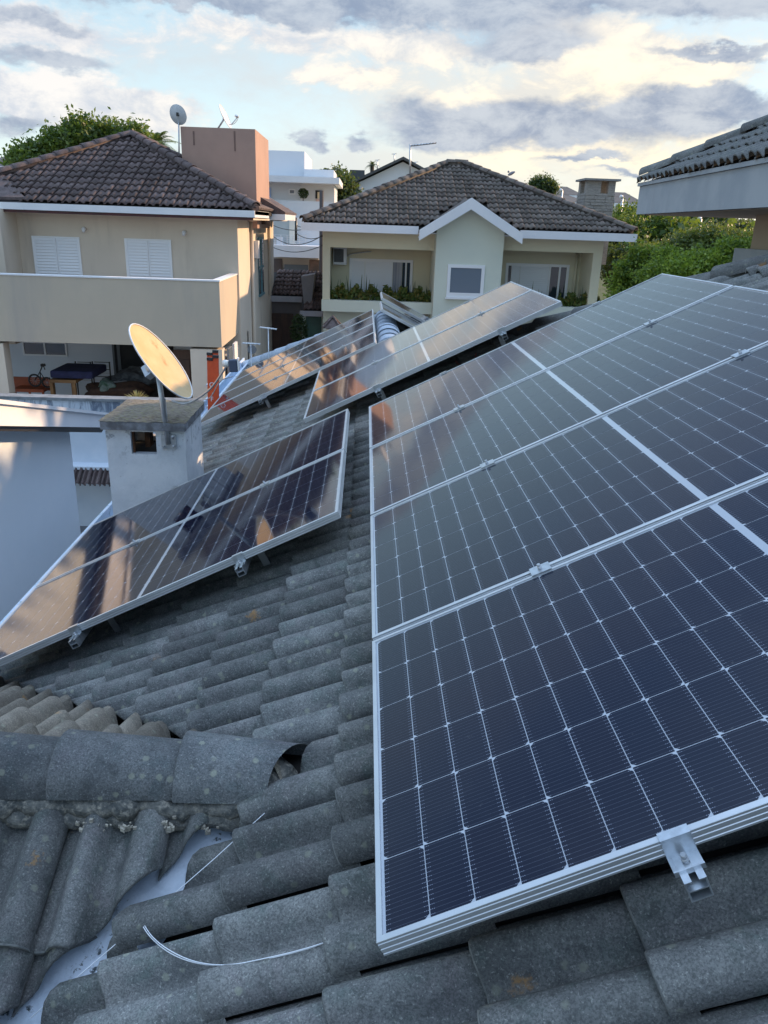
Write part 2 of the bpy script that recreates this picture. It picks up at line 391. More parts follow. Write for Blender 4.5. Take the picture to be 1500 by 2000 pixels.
# ------------------------------------------------------------------ ground
g = MB(); g.add([(-600, -100, GZ), (600, -100, GZ), (600, 900, GZ), (-600, 900, GZ)], [(0, 1, 2, 3)]); struct('ground', g, pave)
g = MB(); g.add([(-60, 29.5, GZ + .004), (60, 29.5, GZ + .004), (60, 34.5, GZ + .004), (-60, 34.5, GZ + .004)], [(0, 1, 2, 3)]); struct('street', g, tarmac)
# rising ground behind the street
nx, ny = 60, 40; vs = []; fs = []
for j in range(ny + 1):
    for i in range(nx + 1):
        X = -300 + 600 * i / nx; Y = 36 + 560 * (j / ny) ** 1.6
        t = min(1, max(0, (Y - 38) / 60)); h = t * t * (3 - 2 * t) * 6.4
        h += 1.2 * math.sin(X * .03 + 1) * t + (Y - 36) * .004
        vs.append((X, Y, GZ + .01 + h))
for j in range(ny):
    for i in range(nx): a = j * (nx + 1) + i; fs.append((a, a + 1, a + nx + 2, a + nx + 1))
g = MB(); g.add(vs, fs, True); struct('hillside', g, hillm)

# ------------------------------------------------------------------ our own tiled roof
S_ = R(26.3); cs, sn = math.cos(S_), math.sin(S_); TAN = sn / cs
A0 = Vector((.045, 1.003, -1.166)); U = Vector((cs, 0, sn)); V = Vector((0, 1, 0)); NN = Vector((-sn, 0, cs))
def ab(a, b, h=0.): return A0 + U * a + V * b + NN * h
HB = -.274                                          # tile bed below the panel plane
TP, TE = .286, .305                                  # tile pitch across, exposure up the slope

PROF = [(-.008, .016), (-.009, .036), (-.002, .054), (.010, .070), (.028, .081), (.047, .084), (.065, .079), (.081, .062), (.094, .036), (.104, .014),
        (.118, .003), (.138, .003), (.150, .014), (.161, .037), (.174, .060), (.190, .073), (.207, .073), (.223, .058), (.235, .034), (.245, .012), (.258, .002), (.280, -.001), (.296, -.016)]
def tile_mesh(name, mtl, sy=1., sx=1., lod=0, zs=1.):
    pr = PROF if lod == 0 else [PROF[i] for i in (0, 1, 3, 5, 7, 9, 11, 13, 15, 17, 19, 22)]
    L = .35 * sx
    if lod == 0: xs = [(0, -.006), (.004, -.001), (.012, 0), (.18, 0), (L, 0)]
    else: xs = [(0, 0), (L, 0)]
    pr = [(y, z * zs) for y, z in pr]
    m_ = MB(); k = len(pr)
    vs = [(0, y * sy, z - .020 + .033) for i, (y, z) in enumerate(pr)]
    for x, dz in xs:
        r = .033 * (1 - x / (TE * sx)); vs += [(x, y * sy, z + r + dz) for y, z in pr]
    fs = []
    for j in range(len(xs)):
        for i in range(k - 1):
            a = j * k + i; fs.append((a, a + k, a + k + 1, a + 1))
    m_.add(vs, fs, True); me = m_.mesh(name, mtl)
    # sharp lower arris
    me.polygons.foreach_set('use_smooth', [j > 0 for j in range(len(xs)) for i in range(k - 1)])
    if lod == 0 and mtl is near_tile:
        me.materials.append(rim_mat); me.polygons.foreach_set('material_index', [1 if j == 1 else 0 for j in range(len(xs)) for i in range(k - 1)])
    return me
def frame(origin, upv, zv):
    y = zv.cross(upv); M = Matrix((upv, y, zv)).transposed().to_4x4(); M.translation = origin; return M

def tile_field(parent, M, arange, brange, te, tp, me, me_lo, clip, budget=300, bisect=False, name='tile', jitter=0., mtl_name=None, lod_full=True):
    """M maps local (up-slope, across, normal) to the world; clip(centre_local) -> None or list of (point, inward normal) in local 2D"""
    keep = []
    Mi = M.inverted()
    L = te * 1.15; Wd = tp * 1.03
    for i in range(*arange):
        for j in range(*brange):
            a, b = i * te, j * tp; cps = clip(Vector((a + te / 2, b + tp / 2)))
            if cps is None: continue
            cut = []; out = False
            for p, n in cps:
                ds = [(Vector((a + da, b + db)) - Vector(p)).dot(Vector(n)) for da in (0, L) for db in (-.006, Wd)]
                if max(ds) <= 0: out = True; break
                if min(ds) < 0: cut.append((p, n))
            if out: continue
            if cut and not bisect:
                if any((Vector((a + te / 2, b + tp / 2)) - Vector(p)).dot(Vector(n)) < 0 for p, n in cut): continue
                cut = []
            w = M @ Vector((a, b, 0)); keep.append((w.length, a, b, cut))
    keep.sort(key=lambda t: t[0])
    objs = []; vb = []; fb = []; off = 0
    lo = None
    inv = Matrix.Translation(-wloc(parent))
    for idx, (d, a, b, cut) in enumerate(keep):
        J = Matrix.Identity(4)
        if jitter:
            J = Matrix.Translation((random.uniform(-1, 1) * jitter * 1.2, random.uniform(-1, 1) * jitter * .6, random.uniform(0, 1) * jitter * .6)) @ Matrix.Rotation(random.uniform(-1, 1) * jitter * 1.5, 4, 'Z')
        MM = M @ Matrix.Translation((a, b, 0)) @ J
        mesh = me
        if cut:
            bm = bmesh.new(); bm.from_mesh(me)
            for p, n in cut:
                q = Vector((p[0] - a, p[1] - b, 0)); nn = Vector((n[0], n[1], 0))
                bmesh.ops.bisect_plane(bm, geom=bm.verts[:] + bm.edges[:] + bm.faces[:], plane_co=q, plane_no=-nn, clear_outer=True)
            if len(bm.faces) < 2: bm.free(); continue
            # give the sawn edge a thickness
            be = [e for e in bm.edges if len(e.link_faces) == 1 and all(abs((Vector((v.co.x, v.co.y)) + Vector((a, b)) - Vector(p)).dot(Vector(n))) < 1e-4 for v in e.verts)]
            r = bmesh.ops.extrude_edge_only(bm, edges=be)
            for v in [v for v in r['geom'] if isinstance(v, bmesh.types.BMVert)]: v.co.z -= .014
            mesh = bpy.data.meshes.new(name); bm.to_mesh(mesh); bm.free(); [mesh.materials.append(q) for q in me.materials]
        if idx < budget:
            o = bpy.data.objects.new(name, mesh); COL.objects.link(o); o.parent = parent; o.matrix_basis = inv @ MM; objs.append(o)
        else:
            src = mesh if (cut or not me_lo) else me_lo
            co_ = np.empty(len(src.vertices) * 3); src.vertices.foreach_get('co', co_); co_ = co_.reshape(-1, 3)
            A = np.array(MM); vb.append(co_ @ A[:3, :3].T + A[:3, 3])
            fb += [tuple(off + v for v in p.vertices) for p in src.polygons]; off += len(src.vertices)
    if vb:
        mesh = bpy.data.meshes.new('tile_rows'); mesh.from_pydata(np.vstack(vb).tolist(), [], fb); mesh.materials.append(me.materials[0])
        mesh.polygons.foreach_set('use_smooth', [True] * len(mesh.polygons)); mesh.update()
        o = bpy.data.objects.new('tile_rows', mesh); put(o, parent); o['kind'] = 'stuff'
    return objs

def cap_mesh(name, mtl, r=.115, L=.37, flat=.8, seg=12, taper=.84, t=.014):
    """half-round ridge cap along +x; wide end at x=0"""
    m_ = MB(); k = seg + 1; vs = []
    prof = [(math.cos(math.pi * i / seg), math.sin(math.pi * i / seg)) for i in range(k)]
    xs = [(0, 1, -t), (0, 1.0, -.005), (.005, 1.0, 0), (L * .5, (1 + taper) / 2, 0), (L, taper, 0)]
    for x, s, dz in xs:
        for c_, z in prof: vs.append((x, c_ * (r * s + dz), z * (r * s + dz) * flat))
    fs = [(j * k + i, j * k + i + 1, (j + 1) * k + i + 1, (j + 1) * k + i) for j in range(len(xs) - 1) for i in range(seg)]
    # closing lips along both long sides
    m_.add(vs, [f[::-1] for f in fs], True); return m_.mesh(name, mtl)
def caps_along(parent, p0, p1, me, step, zup=Vector((0, 0, 1)), jit=.01, first=0.0, name='ridge_cap'):
    """wide ends start at p0; each next cap tucks its wide end over the narrow end before"""
    d = (Vector(p1) - Vector(p0)); L = d.length; x = d.normalized(); y = zup.cross(x).normalized(); z = x.cross(y)
    inv = Matrix.Translation(-wloc(parent)); n = max(1, int(round(L / step))); out = []
    for i in range(n):
        M = Matrix((x, y, z)).transposed().to_4x4(); M.translation = Vector(p0) + x * (L * i / n) + z * (random.uniform(0, jit)) + z * 0
        o = bpy.data.objects.new(name, me); COL.objects.link(o); o.parent = parent
        o.matrix_basis = inv @ M @ Matrix.Rotation(random.uniform(-1, 1) * jit, 4, 'X') @ Matrix.Rotation(.02 * 1, 4, 'Y'); out.append(o)
    return out

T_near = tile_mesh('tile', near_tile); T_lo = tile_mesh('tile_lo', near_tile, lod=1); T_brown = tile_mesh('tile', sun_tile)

home = thing('tiled_house', 'grey concrete-tiled roof under the solar panels, sloping down to the left', 'house', (0, 1.5, GZ))
M_main = frame(ab(-.19, .459, HB), U, NN)
def loc_main(X, Y):                                    # world XY on the main slope -> local 2D
    return Vector(((X - A0.x + sn * HB) / cs + .19, Y - A0.y - .459))
ZM = lambda X: A0.z + (X - A0.x) * TAN + HB / cs          # height of the main tile bed at X
def hp(p, n): return (tuple(loc_main(*p)), (n[0] * cs, n[1]))
def hpn(p, n):                                          # half plane given in plan
    q = Vector((n[0] * cs, n[1])).normalized(); return (tuple(loc_main(*p)), (q.x, q.y))
def clip_main(c):
    X = A0.x - sn * HB + (c.x - .19) * cs; Y = A0.y + .459 + c.y
    if X > 3.55: return None
    if X < -2.0: return None
    pl = []
    if Y < 1.9: pl.append(hpn((0, 2.12 - .080), (1, -1)))
    elif X < .3: pl.append(hpn((0, 1.68 + .05), (1, 1)))
    if X > .3: pl.append(hpn((0, 7.72), (-1, -1)))
    if X > -.4 and Y > 7.3: pl.append(hpn((.30, 0), (-1, 0)))
    if Y > 8: pl.append(hpn((0, 11.9), (-1, -1)))
    return pl
near_objs = tile_field(home, M_main, (-8, 14), (-7, 48), TE, TP, T_near, T_lo, clip_main, budget=236, bisect=True, jitter=.004)

# small cross gable, lower left
ZR = -1.572
M_gn = frame(Vector((-.52, 1.9 - .464 * cs, ZR - .464 * sn)), Vector((0, cs, sn)), Vector((0, -sn, cs)))
def clip_gn(c):
    X = -.52 - c.y; Y = 1.9 - .464 * cs + c.x * cs
    if Y < .2 or X < -2.7: return None
    def loc(X_, Y_): return ((Y_ - 1.9 + .464 * cs) / cs, -.52 - X_)
    n = Vector((1 * cs, 1)).normalized()               # keep y > x + 2.12
    return [(loc(0, 2.12 + .060), (n.x, n.y)), (loc(0, 1.99), (-1, 0))]
gn = tile_field(home, M_gn, (-4, 1), (-5, 8), TE, TP, T_near, None, clip_gn, budget=40, bisect=True, jitter=.004)
M_gf = frame(Vector((-.45, 1.9 + .36 * cs, ZR - .36 * sn)), Vector((0, -cs, sn)), Vector((0, sn, cs)))
def clip_gf(c):
    X = -.45 + c.y; Y = 1.9 + .36 * cs - c.x * cs
    if Y > 3.6 or X < -2.7 or X > .1: return None
    def loc(X_, Y_): return ((1.9 + .36 * cs - Y_) / cs, X_ + .45)
    n = Vector((cs, -1)).normalized()                   # keep x + y < 1.68
    return [(loc(0, 1.64), (n.x, n.y)), (loc(0, 1.82), (-1, 0))]
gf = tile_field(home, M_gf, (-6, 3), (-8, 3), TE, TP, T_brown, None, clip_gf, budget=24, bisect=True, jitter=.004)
# decks closing the roof underneath
def planez(X, h=0): return ZM(X) - .03 + h
d = MB()
d.slab([(-2.2, -2.6, planez(-2.2)), (3.6, -2.6, planez(3.6)), (3.6, 4.1, planez(3.6)), (.3, 7.4, planez(.3)), (.3, 11.6, planez(.3)), (-2.2, 14.1, planez(-2.2))], (0, 0, -.12))
d.build('roof_deck', roofb, home)
# hip slope towards +Y and the far right-hand slope (seen only as edges)
d = MB()
d.slab([(.3, 7.4, planez(.3)), (3.6, 4.1, planez(3.6)), (3.6, 7.4 + 3.3, planez(3.6) - 6.6 * TAN), (.3, 7.42, planez(.3) - .01)], (0, 0, -.12))
d.slab([(.3, 7.4, planez(.3)), (3.0, 7.4, planez(.3) - 2.7 * TAN), (3.0, 14.3, planez(.3) - 2.7 * TAN), (.3, 11.6, planez(.3))], (0, 0, -.12))
d.slab([(.3, 11.6, planez(.3)), (3.0, 14.3, planez(.3) - 2.7 * TAN), (-2.2, 14.1, planez(-2.2))], (0, 0, -.1))
d.slab([(-.24, 1.9, ZR - .03), (-2.7, 1.9, ZR - .03), (-2.7, .2, ZR - .03 - 1.7 * TAN), (-1.92, .2, ZR - .03 - 1.7 * TAN)], (0, 0, -.1))
d.slab([(-.24, 1.9, ZR - .03), (-2.7, 1.9, ZR - .03), (-2.7, 3.6, ZR - .03 - 1.7 * TAN), (-1.92, 3.6, ZR - .03 - 1.7 * TAN)], (0, 0, -.1))
d.build('hidden_deck', roofb, home)
# tiles on the right-hand slope behind the ridge
M_e = frame(Vector((.34, 12.0, planez(.3) + .02)) + Vector((cs, 0, -sn)) * 2.44, Vector((-cs, 0, sn)), Vector((sn, 0, cs)))
def clip_e(c):
    X = .34 + 2.44 * cs - c.x * cs; Y = 12.0 - c.y
    if X < .34 or Y - 7.5 < X - .3 or Y > 11.7 + (X - .3) or Y > 12.2: return None
    return []
tile_field(home, M_e, (0, 8), (0, 16), TE, TP, T_near, T_lo, clip_e, budget=0)

# ridge caps
C_near = cap_mesh('ridge_cap', cap_mat, r=.125, L=.40, flat=.92)
C_pale = cap_mesh('ridge_cap', pale_tile, r=.15, L=.42, flat=.85, taper=.95, t=.008)
xs = [-2.30, -1.965, -1.63, -1.295, -.955, -.60]     # left ends; world x of the seams seen in the photo
inv = Matrix.Translation(-wloc(home))
CAPZ = ZR + .036
for i, x in enumerate([-2.21, -1.87, -1.53, -1.19, -.852, -.505]):
    me = C_near
    if i == 5:                                          # last cap, sawn along the main slope
        bm = bmesh.new(); bm.from_mesh(C_near)
        pc = Vector((.315, 0, .05)); pn = Vector((1, -.55, 0.32)).normalized()
        bmesh.ops.bisect_plane(bm, geom=bm.verts[:] + bm.edges[:] + bm.faces[:], plane_co=pc, plane_no=pn, clear_outer=True)
        me = bpy.data.meshes.new('ridge_cap'); bm.to_mesh(me); bm.free(); me.materials.append(cap_mat)
    o = bpy.data.objects.new('ridge_cap', me); COL.objects.link(o); o.parent = home
    o.matrix_basis = inv @ Matrix.Translation((x, 1.885, CAPZ + .012)) @ Matrix.Rotation(.035 + (.03 if i == 5 else 0), 4, 'Y') @ Matrix.Rotation(random.uniform(-.03, .03), 4, 'X')
    if i == 5: o['label'] = 'last ridge cap, sawn off at a slant against the main slope'
bm = bmesh.new(); bmesh.ops.create_icosphere(bm, subdivisions=3, radius=1)
rr = random.Random(77)
for v in bm.verts: k_ = 1 + rr.uniform(-.10, .10); v.co = Vector((v.co.x * .10 * k_, v.co.y * .095 * k_, v.co.z * .055 * k_)) + Vector((-.27, 1.875, ZR + .035))
me = bpy.data.meshes.new('mortar_plug'); bm.to_mesh(me); bm.free(); me.materials.append(mortar); put(bpy.data.objects.new('mortar_plug', me), home)
# mortar bed below the caps
def lump(path, r, seed, n=40, flat=.7):
    rr = random.Random(seed); m_ = MB(); P_ = [Vector(p) for p in path]; tot = len(P_) - 1; pts = []; rs = []
    for i in range(n + 1):
        t = i / n * tot; k = min(int(t), tot - 1); p = P_[k].lerp(P_[k + 1], t - k)
        pts.append(p + Vector((0, rr.uniform(-.008, .008), rr.uniform(-.006, .006)))); rs.append(r * rr.uniform(.7, 1.25))
    m_.tube(pts, rs, 7); return m_
lump([(-2.4, 1.79, ZR + .01), (-.30, 1.79, ZR + .005)], .034, 3, 90).tube([(-2.4 + .02 * i, 1.782 + .004 * math.sin(i * 1.7), ZR - .03 + .005 * math.sin(i * .9)) for i in range(106)], .030, 8).build('mortar_bed', mortar, home)
lump([(-2.4, 2.0, ZR - .02), (-.27, 2.0, ZR - .03)], .036, 4, 60).build('mortar_bed', mortar, home)
mb = MB()
rr = random.Random(11)
for cx, n_ in ((-.74, 16), (-.66, 8), (-.585, 14), (-.52, 10), (-.505, 12), (-.40, 4)):
    for _ in range(n_):
        p = Vector((cx + rr.gauss(0, .018), 1.735 + rr.gauss(0, .006), ZR - .022 + rr.gauss(0, .010))); s_ = rr.uniform(.003, .009)
        mb.obox(p, Vector((1, rr.uniform(-.5, .5), rr.uniform(-.5, .5))).normalized(), Vector((0, 1, 0)), Vector((0, 0, 1)), s_ * 1.6, s_, s_ * 1.3)
o = mb.build('mortar_crumbs', pale_mortar, home); o['kind'] = 'stuff'
# hip caps (towards the wall) and far ridge caps
hz = lambda X: ZM(X) + .045
C_hip = cap_mesh('ridge_cap', near_tile, r=.12, L=.40)
caps_along(home, (.45, 7.25, hz(.45)), (3.3, 4.4, hz(3.3)), C_hip, .36)
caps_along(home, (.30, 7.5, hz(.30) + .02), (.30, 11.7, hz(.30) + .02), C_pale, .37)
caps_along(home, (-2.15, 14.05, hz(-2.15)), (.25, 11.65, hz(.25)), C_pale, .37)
# valley membrane
vm = MB(); vs = []; NV = 60; rr = random.Random(5)
for i in range(NV + 1):
    X = -2.0 + 1.78 * i / NV; Y = X + 2.12; z = ZM(X) + .004
    w1 = .13 + rr.uniform(-.006, .006); w2 = .12 + rr.uniform(-.008, .008)
    k = .7071
    vs += [(X - w1 * k, Y + w1 * k, z + w1 * k * TAN), (X, Y, z), (X + w2 * k, Y - w2 * k, z + w2 * k * TAN)]
fs = []
for i in range(NV):
    a = i * 3; fs += [(a, a + 1, a + 4, a + 3), (a + 1, a + 2, a + 5, a + 4)]
vm.add(vs, fs, True); vm.build('valley_flashing', membrane_st, home, 'blue-white painted valley strip with black stains')
# eave gutter
gm = MB()
for y0, y1 in ((3.0, 8.6), (8.602, 14.15)):
    gm.slab([(-2.16, y0, -2.33), (-2.135, y0, -2.33), (-2.135, y0, -2.45), (-2.05, y0, -2.45), (-2.05, y0, -2.36), (-2.02, y0, -2.36), (-2.02, y0, -2.48), (-2.16, y0, -2.60)], (0, y1 - y0, 0))
build_each(gm, 'gutter', gutter_m, home)
# house walls under the roof
w = MB(); w.box((-1.95, -2.6, GZ), (3.5, 13.6, -2.62)); w.box((-2.6, .3, GZ), (-1.96, 3.3, -2.45)); w.build('wall', blue_plaster, home)
# upper storey on the right: eaves slab, wall, tiles
e0 = Vector((2.90, 8.9, 0)); e1 = Vector((2.10, -2.2, 0))
f_ = MB(); f_.slab([(e1.x, e1.y, .19), (e0.x, e0.y, .19), (6.5, 8.9, .19), (6.5, -2.2, .19)][::-1], (0, 0, .275)); f_.build('eave_slab', grey_fascia, home, 'grey painted concrete eave slab of the upper storey')
f_ = MB(); f_.slab([(e1.x - .02, e1.y, .467), (e0.x - .02, e0.y + .02, .467), (6.5, 8.92, .467), (6.5, -2.2, .467)][::-1], (0, 0, .032)); f_.build('eave_coping', grey_fascia, home)
f_ = MB(); f_.slab([(e1.x + .06, e1.y, .184), (e0.x + .06, e0.y - .06, .184), (6.4, 8.84, .184), (6.4, -2.2, .184)][::-1], (0, 0, .004)); f_.build('soffit', tan, home)
w = MB(); w.box((3.5, -2.6, -2.6), (6.2, 7.4, .186)); w.build('upper_wall', tan, home, 'tan wall of the upper storey')
w = MB(); w.box((3.40, -2.6, -.9), (3.497, 7.5, -.10)); w.build('wall_base', grey_fascia, home)
# upper roof
ux = Vector((cs, 0, sn)); ya_ = (e0 - e1).normalized(); hx = Vector((ya_.y, -ya_.x, 0)); upu = hx * cs + Vector((0, 0, sn)); zu = Vector((0, 0, cs)) - hx * sn
M_u = frame(Vector((e0.x, e0.y, .492)) - hx * .03, upu, zu)
def clip_u(c):
    n = Vector((-cs, -1)).normalized()
    return [((0, 0), (n.x, n.y))] if c.y < 0 else None
T_up = T_near.copy()
for v in T_up.vertices: v.co.z *= .62
tile_field(home, M_u, (0, 11), (-38, 1), TE, TP, T_up, None, clip_u, budget=0, bisect=True, jitter=.006)
hd = (hx - ya_); caps_along(home, e0 + Vector((0, 0, .555)) + hd * .03, e0 + Vector((0, 0, .555 + 2.62 * TAN)) + hd * 2.65, C_hip, .36)
d = MB(); d.slab([(2.95, 8.85, .51), (2.2, -2.2, .51), (6.5, -2.2, .51 + 3.6 * TAN), (6.5, 5.3, .51 + 3.5 * TAN)], (0, 0, -.02)); d.slab([(2.95, 8.85, .51), (6.5, 5.3, .51 + 3.5 * TAN), (6.5, 8.85, .51)], (0, 0, -.015)); d.build('upper_roof_deck', roofb, home)

# ------------------------------------------------------------------ solar panels
def polygon_bar(prof, L):                              # profile in (d inward, z) along an edge of length L, mitred
    pass
def frame_mesh(Lx, Ly, h=.035):
    # outer face with shallow grooves, top flange 11 mm wide, inner drop
    pr = [(.024, -h), (0, -h), (0, -.031), (.0012, -.030), (.0012, -.027), (0, -.026), (0, -.020), (.0012, -.019), (.0012, -.016), (0, -.015), (0, -.008), (.0012, -.007), (.0012, -.005), (0, -.004), (0, -.001), (.001, 0), (.0115, 0), (.0115, -.0035), (.0115, -.006)]
    m_ = MB(); k = len(pr); vs = []
    cor = [(0, 0, 1, 1), (Lx, 0, -1, 1), (Lx, Ly, -1, -1), (0, Ly, 1, -1)]
    for cx, cy, sx, sy in cor: vs += [(cx + sx * d_, cy + sy * d_, z) for d_, z in pr]
    fs = []
    for c_ in range(4):
        a, b = c_ * k, ((c_ + 1) % 4) * k
        for i in range(k - 1): fs.append((a + i, b + i, b + i + 1, a + i + 1))
    m_.add(vs, fs); return m_.mesh('frame', alu)
def cell_mesh(w, h, side, ch=.0085):
    x, y = w / 2, h / 2
    if side > 0: pts = [(-x, -y), (x - ch, -y), (x, -y + ch), (x, y - ch), (x - ch, y), (-x, y)]
    else: pts = [(-x + ch, -y), (x, -y), (x, y), (-x + ch, y), (-x, y - ch), (-x, -y + ch)]
    m_ = MB(); m_.add([(a, b, 0) for a, b in pts], [tuple(range(6))]); return m_.mesh('cell', cellm)
PL, PW = 2.094, 1.038
def panel_layout(Ly): 
    cx = .0850; cy = (Ly - .030) / 6; out = []
    for j in range(6):
        for i in range(24):
            x = .017 + i * cx + (.020 if i >= 12 else 0) + cx / 2; y = .015 + j * cy + cy / 2; out.append((x, y, 1 if j % 2 == 0 else -1))
    return out, .0833, cy - .0018
def make_panel(Ly, individual=True):
    fr = frame_mesh(PL, Ly); m_ = MB(); m_.box((.0117, .0117, -.0075), (PL - .0117, Ly - .0117, -.0042)); bs = m_.mesh('backsheet', backs)
    lay, cw, ch_ = panel_layout(Ly); ca, cb_ = cell_mesh(cw, ch_, 1), cell_mesh(cw, ch_, -1)
    return fr, bs, lay, ca, cb_
PN = {1.038: make_panel(1.038), .80: make_panel(.80)}
def cell_sheet(Ly):
    fr, bs, lay, ca, cb_ = PN[Ly]; m_ = MB()
    for x, y, s_ in lay:
        src = ca if s_ > 0 else cb_; m_.add([(v.co.x + x, v.co.y + y, -.0039) for v in src.vertices], [tuple(range(6))])
    return m_.mesh('cell_grid', cellm)
SHEET = {k: cell_sheet(k) for k in PN}
bolt_m = MB(); bolt_m.tube([(0, 0, 0), (0, 0, .009)], .0065, 10).tube([(0, 0, .009), (0, 0, .016)], [.0052, .0052], 6)
BOLT = bolt_m.mesh('bolt', steel)
def mid_clamp():
    m_ = MB(); m_.box((-.03, -.024, 0), (.03, .024, .004)); m_.box((-.03, -.008, -.03), (.03, .008, 0)); return m_.mesh('clamp', alu_d)
def end_clamp():
    m_ = MB(); m_.box((-.026, -.002, .0005), (.026, .012, .0045)); m_.box((-.026, -.006, -.037), (.026, -.002, .0045)); m_.box((-.026, -.038, -.041), (.026, -.002, -.037)); m_.box((-.026, -.041, -.041), (.026, -.038, -.030)); return m_.mesh('clamp', alu_d)
MIDC, ENDC = mid_clamp(), end_clamp()
def child(par, name, me, loc=(0, 0, 0), rot=None):
    o = bpy.data.objects.new(name, me); COL.objects.link(o); o.parent = par; o.location = loc
    if rot: o.rotation_euler = rot
    return o
PGROUP = 'rooftop solar panels'
def solar_panel(M, label, Ly=1.038, individual=True, mids=(), ends=()):
    e = bpy.data.objects.new('solar_panel', None); COL.objects.link(e); e.matrix_world = M; e.empty_display_size = .1
    tag(e, label, 'solar panel', PGROUP)
    fr, bs, lay, ca, cb_ = PN[Ly]
    child(e, 'frame', fr); child(e, 'backsheet', bs)
    if individual:
        for x, y, s_ in lay: child(e, 'cell', ca if s_ > 0 else cb_, (x, y, -.0039))
    else:
        o = child(e, 'cell_grid', SHEET[Ly]); o['kind'] = 'stuff'
    for x in mids:
        c_ = child(e, 'clamp', MIDC, (x, Ly + .010, .0005)); child(c_, 'bolt', BOLT, (0, 0, .004))
    for x, far in ends:
        c_ = child(e, 'clamp', ENDC, (x, Ly if far else 0, 0), (0, 0, math.pi) if far else None); child(c_, 'bolt', BOLT, (0, -.020, -.037))
    return e
def pm(a, b, h=0.): return frame(ab(a, b, h), U, NN)
P_ = 1.058
AL = ['nearest solar panel, its corner clamp hanging over the tiles at lower right', 'second solar panel up from the nearest one, reflecting brownish sky',
      'third panel of the big right-hand row, paler, between the second and the farthest', 'farthest panel of the big right-hand row, shining with pale sky']
AE = [[(.54, False), (1.64, False)], [], [], [(.55, True), (1.64, True)]]
for i in range(4): solar_panel(pm(0, i * P_), AL[i], mids=(.54, 1.635) if i < 3 else (), ends=AE[i])
BL = ['dark solar panel at lower left, front one of the pair below the chimney', 'dark solar panel directly below the white chimney, rear one of the pair']
for i in range(2): solar_panel(pm(-2.25, 2.305 + i * P_, .012), BL[i], mids=(.70, 1.58) if i < 1 else (), ends=[(.70, False), (1.58, False)] if i == 0 else [(.7, True), (1.58, True)])
CL = ['front panel of the bright pair in the middle, its lower corner dark', 'rear panel of the bright pair in the middle, nearly white with reflected sky']
for i in range(2): solar_panel(pm(-.548, 4.811 + i * P_), CL[i], individual=False, mids=(.61, 1.62) if i < 1 else (), ends=[(.61, False), (1.62, False)] if i == 0 else [(.61, True), (1.62, True)])
DL = ['lowest of the four stacked panels beside the orange ladder', 'second lowest of the four stacked panels behind the dish', 'third of the four stacked panels behind the dish, counted from below', 'topmost and farthest of the four stacked panels near the pale ridge caps']
for i in range(4): solar_panel(pm(-2.01, 7.06 + i * .825, .0), DL[i], Ly=.80, individual=False, mids=(.85, 1.7) if i < 3 else (), ends=[(.80, False)] if i == 0 else [])
# two panels on the hidden slope, seen edge-on
U2 = Vector((-cs, 0, sn)); N2 = Vector((sn, 0, cs))
EL = ['panel seen edge-on behind the ridge, nearer of two', 'panel seen edge-on behind the ridge, farther of two']
top = Vector((.22, 12.15, -.98))
for i in range(2):
    o_ = top - U2 * PL + Vector((0, -.0 + i * P_ - 1.2, 0)) + N2 * (.05 * i)
    solar_panel(frame(o_, U2, N2), EL[i], individual=False)
# rails below the panels
def rail(a, b0, b1, label, h=-.035, feet=()):
    e = bpy.data.objects.new('mounting_rail', None); COL.objects.link(e); e.matrix_world = pm(a, b0, h); tag(e, label, 'rail', 'mounting rails under the panels')
    L = b1 - b0; m_ = MB(); w_ = .0185; t = .0025; H = .042
    m_.box((-w_, 0, -H), (-w_ + t, L, 0)); m_.box((w_ - t, 0, -H), (w_, L, 0)); m_.box((-w_ + t, 0, -H), (w_ - t, L, -H + t))
    m_.box((-w_ + t, 0, -t), (-.006, L, 0)); m_.box((.006, 0, -t), (w_ - t, L, 0)); m_.box((-w_ + t, 0, -.022), (w_ - t, L, -.022 + t))
    child(e, 'channel', m_.mesh('channel', alu_d))
    for f in feet:
        q = MB(); q.box((-.018, f, -H - .02), (.018, f + .006, -.01)); q.box((-.018, f, -.200), (.018, f + .006, -H)); q.box((-.018, f, -.205), (.14, f + .03, -.200)); child(e, 'roof_hook', q.mesh('roof_hook', steel))
    return e
rail(.54, -.062, 4.24, 'left rail under the big right-hand row, its open end below the nearest clamp', feet=(.55, 1.6, 2.7, 3.8))
rail(1.64, -.06, 4.24, 'right rail under the big right-hand row', feet=(.55, 1.6, 2.7, 3.8))
rail(-2.25 + .70, 2.23, 4.45, 'lower rail under the dark pair by the chimney', h=-.023, feet=(.4, 1.5))
rail(-2.25 + 1.58, 2.23, 4.45, 'upper rail under the dark pair by the chimney', h=-.023, feet=(.4, 1.5))
rail(-.548 + .61, 4.74, 6.95, 'lower rail under the bright middle pair', feet=(.3, 1.5))
rail(-.548 + 1.62, 4.74, 6.95, 'upper rail under the bright middle pair', feet=(.3, 1.5))
rail(-2.055 + .80, 6.99, 10.4, 'rail under the four stacked panels behind the dish', feet=(.3, 1.5, 2.7))

